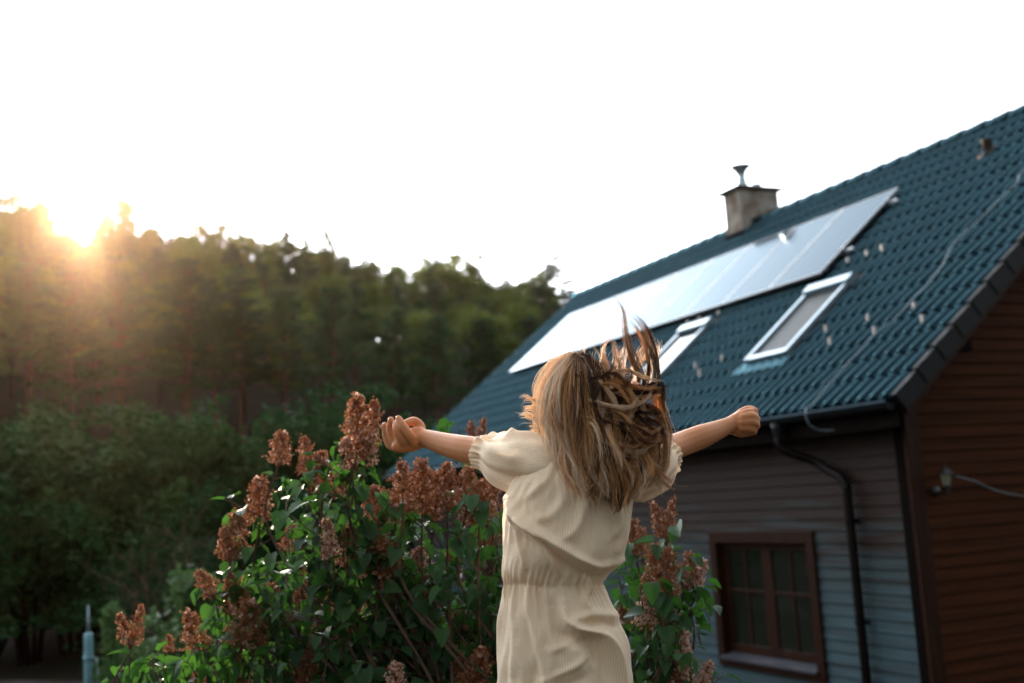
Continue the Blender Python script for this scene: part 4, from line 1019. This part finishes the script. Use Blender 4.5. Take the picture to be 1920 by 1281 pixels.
# dress: lofted, with gathers and folds
ROW = [(836, 1046, 1122, .045), (846, 1022, 1146, .062), (860, 998, 1176, .078), (880, 975, 1190, .092), (905, 958, 1190, .105), (930, 950, 1185, .112), (965, 946, 1182, .118), (1000, 944, 1179, .122), (1030, 943, 1174, .124),
       (1052, 942, 1164, .118), (1072, 942, 1147, .105), (1088, 943, 1132, .096), (1096, 943, 1131, .095), (1108, 941, 1137, .100), (1135, 940, 1151, .112), (1165, 938, 1162, .122), (1200, 936, 1174, .130), (1240, 934, 1181, .134), (1281, 933, 1184, .136), (1380, 930, 1196, .142), (1500, 926, 1206, .150)]
RY = np.array([r[0] for r in ROW], float)
folds = [  # polyline px, height m, half width px on each side
    ([(955, 935), (966, 962), (988, 984), (1038, 1018), (1084, 1047), (1117, 1062), (1160, 1052)], .020, 11),
    ([(1000, 1000), (1046, 1040), (1090, 1068), (1135, 1068)], -.012, 13),
    ([(972, 966), (1000, 1000), (1030, 1040), (1051, 1084)], .010, 7), ([(958, 960), (972, 1010), (985, 1060)], .006, 6),
    ([(1052, 1122), (1056, 1150), (1072, 1163), (1095, 1170), (1124, 1181), (1144, 1210), (1158, 1260), (1162, 1320)], .019, 9),
    ([(1030, 1130), (1040, 1170), (1062, 1186), (1100, 1196), (1124, 1230), (1130, 1290)], -.013, 13),
    ([(1062, 1152), (1084, 1148), (1112, 1143), (1160, 1152)], .010, 9), ([(1075, 1163), (1120, 1160), (1158, 1172)], -.007, 7),
    ([(986, 1100), (993, 1150), (1008, 1205), (1021, 1250), (1028, 1310)], .010, 8), ([(1006, 1100), (1015, 1150), (1024, 1205)], -.009, 9), ([(960, 1102), (964, 1160), (958, 1250)], .006, 8),
    ([(1018, 1210), (1045, 1202), (1068, 1190), (1090, 1182)], .004, 8), ([(1010, 1262), (1045, 1248), (1076, 1232), (1100, 1212)], .006, 8), ([(1015, 1290), (1060, 1270), (1100, 1248)], -.006, 11),
    ([(1090, 1066), (1098, 1090), (1092, 1120), (1102, 1134)], .008, 7), ([(1130, 900), (1148, 945), (1152, 985), (1140, 1010)], .007, 8), ([(1166, 940), (1166, 1000), (1150, 1040)], .008, 9),
    ([(1100, 930), (1075, 990), (1050, 1010)], .005, 10), ([(1060, 930), (1030, 965), (1000, 975)], .006, 12), ([(1040, 870), (1020, 905), (985, 935)], .006, 9)]
def segdist(X, Y, poly):
    d = np.full(X.shape, 1e9); tt = np.zeros(X.shape); P = catmull(np.array(poly, float), 24)
    for i, ((x0, y0), (x1, y1)) in enumerate(zip(P[:-1], P[1:])):
        L2 = (x1 - x0) ** 2 + (y1 - y0) ** 2; t = np.clip(((X - x0) * (x1 - x0) + (Y - y0) * (y1 - y0)) / L2, 0, 1); q = np.hypot(X - x0 - t * (x1 - x0), Y - y0 - t * (y1 - y0))
        k = q < d; d = np.where(k, q, d); tt = np.where(k, (i + t) / 23, tt)
    return d, tt
nrow, ncol = 300, 400
ys = np.concatenate([np.linspace(836, 1290, 240), np.linspace(1292, 1500, 60)]); th = np.linspace(0, 2 * math.pi, ncol, endpoint=False)
Lr = np.interp(ys, RY, [r[1] for r in ROW]); Rr = np.interp(ys, RY, [r[2] for r in ROW]); Br = np.interp(ys, RY, [r[3] for r in ROW])
ker = np.ones(9) / 9
def sm(a): return np.convolve(np.pad(a, 4, mode='edge'), ker, 'valid')
Lr, Rr, Br = sm(Lr), sm(Rr), sm(Br)
Cx = (Lr + Rr) / 2; Ax = (Rr - Lr) / 2
TH, YY = np.meshgrid(th, ys)
cs, sn = np.cos(TH), np.sin(TH)
PX = Cx[:, None] + Ax[:, None] * np.sign(cs) * np.abs(cs) ** .88
WD = -Br[:, None] * np.sign(sn) * np.abs(sn) ** .88
back = sn > -.05
disp = np.zeros_like(PX)
for poly, h, wdp in folds:
    d, tt = segdist(PX, YY, poly); prof = 1.3 * np.exp(-(d / (wdp * .85)) ** 2) * np.sin(np.clip(tt, .02, .98) * math.pi) ** .4; disp += np.where(back, h * prof, 0)
# gathers at the elastic waist and below the neckline, loose wrinkles everywhere
nf = np.zeros_like(PX)
def nz2(x, y, s): return mnoise.noise(Vector((x, y, s)))
VN = np.vectorize(nz2)
ang = TH * 14
nf += .0028 * VN(np.cos(TH) * 4.5, YY * .016 + np.sin(TH) * 4.5, 3.0) * 2
gw = np.exp(-((YY - 1093) / 26) ** 2); nf += .0032 * gw * np.sin(TH * 46 + 2.5 * np.sin(TH * 7)) * (YY != 0)
gw2 = np.exp(-((YY - 1093 - 3 * np.sin(TH * 5)) / 6) ** 2); nf -= .0022 * gw2 * (1 + VN(np.cos(TH) * 9, np.sin(TH) * 9, 1.0) * 1.6)
nf += .0045 * np.exp(-((YY - 1093) / 38) ** 2) * VN(np.cos(TH) * 7, np.sin(TH) * 7, 2.0 + YY * .012)
gn = np.exp(-((YY - 895) / 45) ** 2) * np.exp(-((PX - 1110) / 55) ** 2) * back; nf += .0028 * gn * np.sin((PX - (YY - 900) * .18) * .55)
gs_ = sstep(1100, 1180, YY) * (.004 + .010 * sstep(1280, 1480, YY)); nf += gs_ * np.sin(TH * 11 + 1.7 * np.sin(TH * 3 + 1))
nf += .0018 * VN(PX * .09, YY * .03, 9.0) + .0035 * VN(PX * .022 + YY * .012, YY * .018 - PX * .01, 4.0)
disp += nf
Pd = np.zeros(PX.shape + (3,))
for i in range(nrow):
    r0 = np.array([ray(x, ys[i]) for x in PX[i]]); base_ = CAM + r0 * (GD / (r0 @ HF))[:, None]
    Pd[i] = base_ + HF * WD[i][:, None]
nrmv = HR * (cs[..., None] * .8) - HF * (sn[..., None])
nrmv /= np.linalg.norm(nrmv, axis=-1)[..., None]
Pd = Pd + nrmv * disp[..., None]
Fd = np.array([(i * ncol + j, (i + 1) * ncol + j, (i + 1) * ncol + (j + 1) % ncol, i * ncol + (j + 1) % ncol) for i in range(nrow - 1) for j in range(ncol)])
dress = mesh('dress', Pd.reshape(-1, 3) - GB0, Fd, M['cloth'], girl, True, (TH * 230).ravel() + .0)
# the stripe phase must not jump where the ring closes: 62 whole stripes
# sleeves
def sleeve(name, cen, rads, nring=90, k=150, seed=1, ruffle=True, folds3=()):
    rs_ = np.random.RandomState(seed); C = catmull(gl(cen), nring); r = np.interp(np.linspace(0, len(cen) - 1, nring), np.arange(len(cen)), [a for a, _ in rads]); r2 = np.interp(np.linspace(0, len(cen) - 1, nring), np.arange(len(cen)), [b_ for _, b_ in rads])
    r = np.convolve(np.pad(r, 4, mode='edge'), ker, 'valid'); r2 = np.convolve(np.pad(r2, 4, mode='edge'), ker, 'valid')
    T = np.gradient(C, axis=0); T /= np.linalg.norm(T, axis=1)[:, None]; up = np.array([0, 0, 1.0]); V = []; CC = []
    for i in range(nring):
        A = up - T[i] * (T[i] @ up); A /= np.linalg.norm(A); B = np.cross(T[i], A); u = i / (nring - 1)
        for j in range(k):
            t = 2 * math.pi * j / k
            g = .0030 * math.sin(t * 22 + 2 * math.sin(t * 3)) * (math.exp(-((u - .86) / .10) ** 2) + .8 * math.exp(-((u) / .12) ** 2))
            puff = .010 * mnoise.noise(Vector((math.cos(t) * 1.6 + seed, math.sin(t) * 1.6, u * 1.5))) * math.sin(math.pi * min(u / .9, 1)) * 1.6
            for (t0, u0, t1, u1, h, wd_) in folds3:
                dx = (t - t0 + math.pi) % (2 * math.pi) - math.pi; L2 = (t1 - t0) ** 2 + (u1 - u0) ** 2 * 9; q = max(0, min(1, (dx * (t1 - t0) + (u - u0) * (u1 - u0) * 9) / L2))
                dd = math.hypot(dx - q * (t1 - t0), (u - u0 - q * (u1 - u0)) * 3); puff += h * math.exp(-(dd / wd_) ** 2)
            ruf = (.0040 * mnoise.noise(Vector((math.cos(t) * 5, math.sin(t) * 5, seed))) + .0012 * math.sin(t * 23 + 3 * math.sin(t * 5))) * max(0, (u - .9) / .1) if ruffle else 0
            V.append(C[i] + (A * math.cos(t)) * (r[i] + g + puff + ruf) + B * math.sin(t) * (r2[i] + g + puff + ruf)); CC.append(t * 115)
    F = np.array([(i * k + j, i * k + (j + 1) % k, (i + 1) * k + (j + 1) % k, (i + 1) * k + j) for i in range(nring - 1) for j in range(k)])
    return mesh('sleeve', np.array(V) - np.array(wloc(dress)), F, M['cloth'], dress, True, CC)
sleeve('sleeve', [(1062, 885, -.01), (1025, 880, .0), (985, 874, .03), (950, 866, .07), (922, 854, .11), (906, 849, .135)], [(.058, .07), (.070, .080), (.072, .078), (.062, .066), (.040, .040), (.0445, .0445)], seed=4,
       folds3=[(.35, .95, -.1, .55, .012, .16), (5.6, .9, 5.0, .35, .012, .2), (4.6, .85, 4.3, .25, -.010, .2), (6.1, .5, 6.2, .1, .010, .22), (.0, .62, .0, .45, -.016, .12)])
sleeve('sleeve', [(1150, 890, -.01), (1175, 886, .0), (1200, 880, .03), (1225, 870, .06), (1243, 858, .095), (1250, 852, .11)], [(.055, .07), (.068, .08), (.070, .078), (.064, .066), (.038, .040), (.041, .043)], seed=9,
       folds3=[(2.6, .9, 2.9, .3, .010, .2), (1.9, .8, 2.2, .2, -.008, .2)])

# hair
hrs = np.random.RandomState(21)
HV = []; HF_ = []; HT = []; hn = 0
def strands(paths, rad, tint, ramp=0.0):
    """paths: (n, m, 3); rad metres; tint (n,)"""
    global hn
    n, m, _ = paths.shape
    T = np.gradient(paths, axis=1); T /= np.linalg.norm(T, axis=2)[..., None] + 1e-9
    ref = CR[:, 2] + np.array([.1, .2, .3]); A = np.cross(T, ref); A /= np.linalg.norm(A, axis=2)[..., None] + 1e-9; B = np.cross(T, A)
    prof = np.interp(np.linspace(0, 1, m), [0, .1, .7, 1], [.8, 1, .85, .15])[None, :, None] * rad
    R_ = []
    for k in range(3):
        a = 2 * math.pi * k / 3; R_.append(paths + (A * math.cos(a) + B * math.sin(a)) * prof)
    V = np.stack(R_, 2).reshape(-1, 3)
    ii = np.arange(n)[:, None, None] * m * 3 + np.arange(m - 1)[None, :, None] * 3; kk = np.arange(3)[None, None, :]
    F = np.stack([ii + kk, ii + (kk + 1) % 3, ii + 3 + (kk + 1) % 3, ii + 3 + kk], -1).reshape(-1, 4)
    HV.append(V); HF_.append(F + hn); HT.append(np.clip(np.repeat(tint[:, None] + ramp * (np.linspace(0, 1, m)[None] - .35), 3, axis=1).ravel(), 0, 1)); hn += len(V)
def pts3(P): return np.array([G(*p) for p in P])
HAXC = (HR, np.array([0, 0, 1.0]), HF)
def lock(P, n, sp, rad=.00042, tint=.5, tv=.18, m=26, wav=.003, ramp=.0, stray=.06):
    """P: px guide, sp: (root,mid,tip) spread in metres"""
    G3 = catmull(pts3(P), m); s = np.linspace(0, 1, m)
    spr = np.interp(s, [0, .5, 1], sp)
    off = hrs.normal(0, 1, (n, 1, 3)) * .5; off2 = hrs.normal(0, 1, (n, 1, 3)) * .5
    path = G3[None] + (off * (1 - s[None, :, None]) + off2 * s[None, :, None]) * spr[None, :, None]
    ph = hrs.uniform(0, 6.28, (n, 1)); fr = hrs.uniform(4, 9, (n, 1)); am = wav * s[None] * hrs.uniform(.3, 1.2, (n, 1))
    path += (np.sin(ph + fr * s[None]) * am)[..., None] * HR + (np.cos(ph * 1.3 + fr * .8 * s[None]) * am)[..., None] * np.array([0, 0, .6]) + (np.sin(ph * 2 + fr * s[None]) * am)[..., None] * HF
    st = hrs.rand(n) < stray
    path[st] += (s[None, :, None] ** 2) * hrs.normal(0, .014, (st.sum(), 1, 3))
    # vary length
    ln_ = 1 - .22 * hrs.rand(n) ** 2; idx = ln_[:, None] * s[None] * (m - 1); i0 = np.minimum(idx.astype(int), m - 2); f = (idx - i0)[..., None]
    ar = np.arange(n)[:, None]; path = path[ar, i0] * (1 - f) + path[ar, i0 + 1] * f
    strands(path, rad, hrs.normal(tint, tv, n), ramp)
GS = [[(1064, 672, .00), (1032, 684, .03), (1010, 728, .05), (1011, 782, .05), (1027, 832, .03), (1048, 888, -.04)],
      [(1070, 671, -.03), (1042, 694, -.035), (1022, 742, -.045), (1026, 800, -.055), (1044, 856, -.07), (1064, 918, -.115)],
      [(1074, 670, -.03), (1058, 702, -.07), (1046, 755, -.092), (1052, 815, -.10), (1068, 876, -.115), (1094, 936, -.13)],
      [(1080, 669, -.03), (1082, 706, -.08), (1080, 765, -.105), (1088, 830, -.115), (1106, 890, -.125), (1128, 940, -.135)],
      [(1086, 670, -.03), (1106, 710, -.078), (1114, 768, -.105), (1124, 835, -.115), (1140, 895, -.13), (1152, 962, -.14)],
      [(1092, 671, -.03), (1130, 712, -.058), (1148, 770, -.09), (1160, 835, -.11), (1172, 890, -.125), (1166, 945, -.14)],
      [(1098, 674, -.02), (1146, 712, -.025), (1176, 768, -.06), (1200, 828, -.08), (1212, 878, -.10), (1196, 922, -.12)],
      [(1104, 678, .0), (1152, 712, .01), (1192, 758, -.01), (1226, 815, -.03), (1238, 862, -.06), (1215, 905, -.08)]]
GS = np.array(GS, float)
def sheet(t, a=0):
    i = min(int(t), 6); f = t - i; return GS[i] * (1 - f) + GS[i + 1] * f
# under layer: broad dark locks giving the mass its body
for k in range(70):
    t = hrs.uniform(.3, 6.8); g = sheet(t); g[:, 1] -= np.array([0, 0, 0, 4, 12, 22]) * hrs.rand() * 1.3; g = g + np.column_stack([hrs.normal(0, 6, 6), hrs.normal(0, 3, 6), np.full(6, .018) * np.array([0, 1, 1, 1, 1, .6])]); 
    lock(g, 26, (.010, .014, .018), .0007, .06 if t > 2.6 else (.9 if t < 1.6 else .4), .08, wav=.004, ramp=.12)
# surface clumps
for k in range(260):
    t = hrs.uniform(0, 7.0) if k > 40 else hrs.uniform(0, 2.2); g = sheet(t).copy(); j = np.array([.3, .7, 1, 1, 1, 1])
    a = hrs.uniform(2, 9); p = hrs.uniform(0, 6.28); q = np.arange(6)
    g[:, 0] += hrs.normal(0, 3) * j + a * np.sin(p + q * 1.6) * np.array([0, .1, .4, .8, 1.1, 1.3]); g[:, 1] += hrs.normal(0, 4) * j * .8; g[:, 2] += hrs.normal(0, .010) * j - .006
    cut = hrs.uniform(.58, 1.0); g6 = catmull(g, 40); sq = np.linspace(0, 1, 40); fq = hrs.uniform(1.3, 3.0); aq = hrs.uniform(4, 17) * sq ** 1.2
    g6[:, 0] += aq * np.sin(6.28 * fq * sq + p); g6[:, 1] += aq * .4 * np.cos(6.28 * fq * sq + p); g6[:, 2] += aq * .0013 * np.cos(6.28 * fq * sq + p * 2)
    g6 = g6[:max(14, int(40 * min(cut, 1)))][::3]
    lock(g6, 20, (.005, .006, .004) if k % 3 else (.009, .014, .008), .00042, np.interp(t, [0, 1.2, 2.2, 3.5, 7], [1.1, 1.0, .55, .16, .34]) + hrs.normal(0, .18), .06, wav=.0035, ramp=np.interp(t, [0, 1.5, 3, 7], [-.1, .15, .5, .45]))  # left locks tinted lighter, centre darker: natural blond plus painted lighting
# wind-tossed locks swirling over the right half of the mass
for k in range(100):
    x, y = hrs.uniform(1100, 1195), hrs.uniform(695, 850); a = hrs.uniform(-.3, 1.5); cv = hrs.uniform(-.9, .9); P = []; wz = -.105 + max(0, (x - 1130)) * .0007 - .02 * hrs.rand()
    if x > 1170 and y < 730: continue
    L = hrs.uniform(12, 26)
    for q in range(6):
        P.append((x, y, wz - .010 * math.sin(q * .6))); x += math.cos(a) * L; y += math.sin(a) * L; a += cv * .55 + (.25 if q < 3 else -.1); cv += hrs.uniform(-.5, .5) - (.3 if cv > 1 else 0)
        if x > 1235: a = max(a, 1.4); x = min(x, 1244)
        wz += .004 * (x > 1190)
    lock(P, hrs.randint(16, 40), (.004, .007, .003), .00042, hrs.choice([.0, .1, .3, .6, .8, .9]), .06, wav=.003, ramp=.2)
# loose wavy pieces over the left and lower edge, tips hanging free over the dress
for k in range(70):
    t = hrs.uniform(.2, 6.2); g6 = catmull(sheet(t), 30)[14:]; ph_ = hrs.uniform(0, 6.28); sq = np.linspace(0, 1, 16); amp = hrs.uniform(6, 19)
    g6[:, 0] += amp * sq * np.sin(ph_ + sq * hrs.uniform(5, 9)); g6[:, 1] += sq * hrs.uniform(-12, 26); g6[:, 2] -= .008 + .006 * hrs.rand()
    lock(g6[::2], hrs.randint(8, 22), (.003, .006, .0025), .00042, hrs.choice([.1, .5, .65, .9]), .06, wav=.003, ramp=.2)
FL = [  # flying locks: guide, strands, spreads, tint
    ([(1150, 790, -.06), (1176, 770, -.06), (1200, 735, -.05), (1200, 704, -.04), (1186, 672, -.03), (1175, 630, -.02), (1170, 585, -.02), (1152, 558, -.01)], 70, (.012, .010, .002), .30),
    ([(1150, 770, -.06), (1190, 742, -.06), (1222, 722, -.06), (1226, 690, -.05), (1220, 650, -.04), (1206, 610, -.03), (1184, 588, -.02)], 90, (.012, .010, .002), .22),
    ([(1160, 760, -.04), (1200, 735, -.04), (1214, 700, -.05), (1212, 660, -.04), (1198, 622, -.03), (1182, 600, -.02)], 50, (.012, .009, .002), .5),
    ([(1120, 720, -.05), (1146, 722, -.05), (1136, 700, -.05), (1129, 678, -.05), (1130, 655, -.04), (1144, 636, -.03)], 60, (.010, .010, .003), .55),
    ([(1130, 760, -.08), (1164, 775, -.08), (1166, 735, -.08), (1160, 700, -.07), (1157, 665, -.06), (1151, 632, -.05)], 60, (.012, .010, .003), .45),
    ([(1165, 790, -.05), (1178, 765, -.05), (1170, 735, -.05), (1162, 700, -.05), (1168, 660, -.04), (1180, 640, -.03)], 45, (.010, .008, .004), .5),
    ([(1160, 740, -.02), (1185, 715, -.02), (1190, 690, -.01), (1205, 660, .0), (1222, 640, .0)], 40, (.012, .014, .010), .75),
    ([(1190, 760, .0), (1212, 730, .0), (1218, 700, .0), (1232, 670, .0), (1234, 645, .0), (1222, 632, .0)], 34, (.010, .010, .004), .75),
    ([(1185, 735, -.05), (1160, 742, -.05), (1180, 738, -.05), (1208, 733, -.05), (1226, 718, -.05), (1229, 700, -.05)], 60, (.008, .008, .003), .12),
    ([(1165, 740, -.09), (1172, 775, -.10), (1190, 805, -.11), (1212, 818, -.11), (1238, 800, -.09)], 110, (.014, .012, .004), .10),
    ([(1160, 770, -.09), (1180, 800, -.11), (1205, 828, -.12), (1226, 830, -.11), (1240, 812, -.10)], 90, (.014, .014, .006), .16),
    ([(1188, 762, -.02), (1222, 765, -.03), (1243, 792, -.04), (1252, 830, -.05), (1248, 868, -.06), (1234, 886, -.07), (1210, 868, -.08), (1188, 848, -.08)], 130, (.016, .016, .008), .62),
    ([(1198, 752, .0), (1226, 738, .0), (1237, 760, .0), (1244, 790, -.01), (1252, 822, -.02), (1247, 850, -.03)], 90, (.010, .013, .008), .68),
    ([(1190, 780, -.04), (1215, 800, -.05), (1230, 840, -.07), (1222, 880, -.08), (1196, 890, -.09), (1180, 872, -.10)], 120, (.016, .016, .010), .5),
    ([(1170, 820, -.10), (1200, 862, -.10), (1228, 888, -.09), (1246, 906, -.07), (1262, 918, -.05)], 60, (.012, .016, .006), .55),
    ([(1140, 840, -.12), (1152, 890, -.14), (1158, 925, -.145), (1160, 950, -.145), (1152, 962, -.145)], 110, (.016, .014, .004), .25),
    ([(1155, 850, -.12), (1170, 900, -.14), (1176, 930, -.14), (1166, 962, -.145)], 80, (.014, .012, .004), .35),
    ([(1130, 830, -.12), (1120, 880, -.135), (1112, 915, -.14), (1104, 935, -.14)], 70, (.014, .014, .004), .3),
    ([(1102, 800, -.12), (1112, 790, -.13), (1122, 810, -.135), (1126, 850, -.135), (1118, 880, -.135)], 50, (.006, .007, .003), .75),
    ([(1130, 780, -.115), (1140, 815, -.135), (1154, 850, -.14), (1158, 880, -.14)], 60, (.006, .008, .003), .65),
    ([(1106, 676, -.02), (1124, 700, -.06), (1120, 730, -.10), (1112, 760, -.11), (1116, 790, -.125)], 60, (.006, .008, .006), .6),
    ([(1020, 760, .03), (1004, 752, .03), (990, 745, .02), (980, 750, .02)], 26, (.006, .012, .010), .95), ([(1018, 790, .03), (1002, 782, .03), (988, 776, .02), (974, 778, .02)], 40, (.008, .012, .010), .95),
    ([(1018, 770, .04), (1006, 764, .04), (992, 764, .03), (982, 768, .03)], 30, (.008, .012, .012), .95), ([(1024, 815, .03), (1010, 806, .03), (998, 802, .02), (990, 806, .02)], 26, (.008, .010, .008), .95),
    ([(1080, 672, -.02), (1086, 668, -.02), (1092, 660, -.01), (1094, 652, -.01)], 8, (.01, .01, .012), .8), ([(1050, 680, .0), (1036, 676, .0), (1028, 672, .0)], 10, (.012, .01, .012), .9)]
for P, n, sp, tn in FL:
    A = np.array(P, float); sq = np.linspace(0, 1, 20)
    for k in range(5):
        g = catmull(A, 20); ph_ = hrs.uniform(0, 6.28); fr_ = hrs.uniform(4, 8); am_ = hrs.uniform(2, 6)
        g[:, 0] += hrs.normal(0, 4.0) * (1 - sq * .3) + am_ * np.sin(ph_ + fr_ * sq) * sq; g[:, 1] += hrs.normal(0, 3.0) + am_ * .5 * np.cos(ph_ + fr_ * sq) * sq; g[:, 2] += hrs.normal(0, .006) + .006 * np.sin(ph_ * 2 + fr_ * sq)
        g = g[:int(20 * hrs.uniform(.86, 1.0))] if k > 1 else g
        lock(catmull(g, 14), max(4, int(n * .30)), tuple(q * .55 for q in sp), .00042, np.clip(tn + hrs.normal(0, .20), 0, 1), .07, wav=.003, stray=.10, ramp=.25)
# wispy flyaways
for k in range(130):
    t = hrs.uniform(3, 7); g = catmull(sheet(t), 12)[hrs.randint(2, 8)]; a = hrs.uniform(-.3, 2.4); L = hrs.uniform(20, 70)
    P = [tuple(g)] + [(g[0] + math.cos(a) * L * q + hrs.normal(0, 5), g[1] - math.sin(a) * L * q + hrs.normal(0, 5), g[2] + hrs.normal(0, .02)) for q in (.35, .7, 1.0)]
    lock(P, 2, (.004, .006, .01), .0003, .85, .1, wav=.004)
# scalp cap below the strands so no skin shows between the roots
mesh('hair', np.concatenate(HV) - GB0, np.concatenate(HF_), M['hair'], girl, True, np.concatenate(HT))

# trees behind the photographer (they show as dark green in the window panes and shade the low sky from that side)
for i, (x, y, h) in enumerate([(9, -13, 11), (14, -7, 12), (17, 0, 12), (17, 7, 11), (3, -17, 12), (-4, -18, 11), (-12, -19, 12), (14, 14, 10)]):
    plant('broadleaf_tree', ('broad', i % 4), (x, y, tz(x, y)), h, 12, 'leafy garden tree behind the photographer, seen only as dark reflections in the window', 'tree', 'garden trees behind the photographer', wide=1.2)
# ---------------------------------------------------------------- warm volume added to imitate lens glare around the sun
b = MB(); b.box((-420, -420, -2.0), (420, 420, 36))
mh = bpy.data.materials.new('glare_haze'); mh.use_nodes = True; t = mh.node_tree; t.nodes.clear()
pv = N(t, 'ShaderNodeVolumePrincipled'); pv.inputs['Color'].default_value = (1.0, 0.74, 0.52, 1); pv.inputs['Density'].default_value = 0.00013; pv.inputs['Anisotropy'].default_value = 0.91
o_ = N(t, 'ShaderNodeOutputMaterial'); t.links.new(pv.outputs[0], o_.inputs['Volume'])
tag(b.build('glare_haze', mh), kind='stuff')
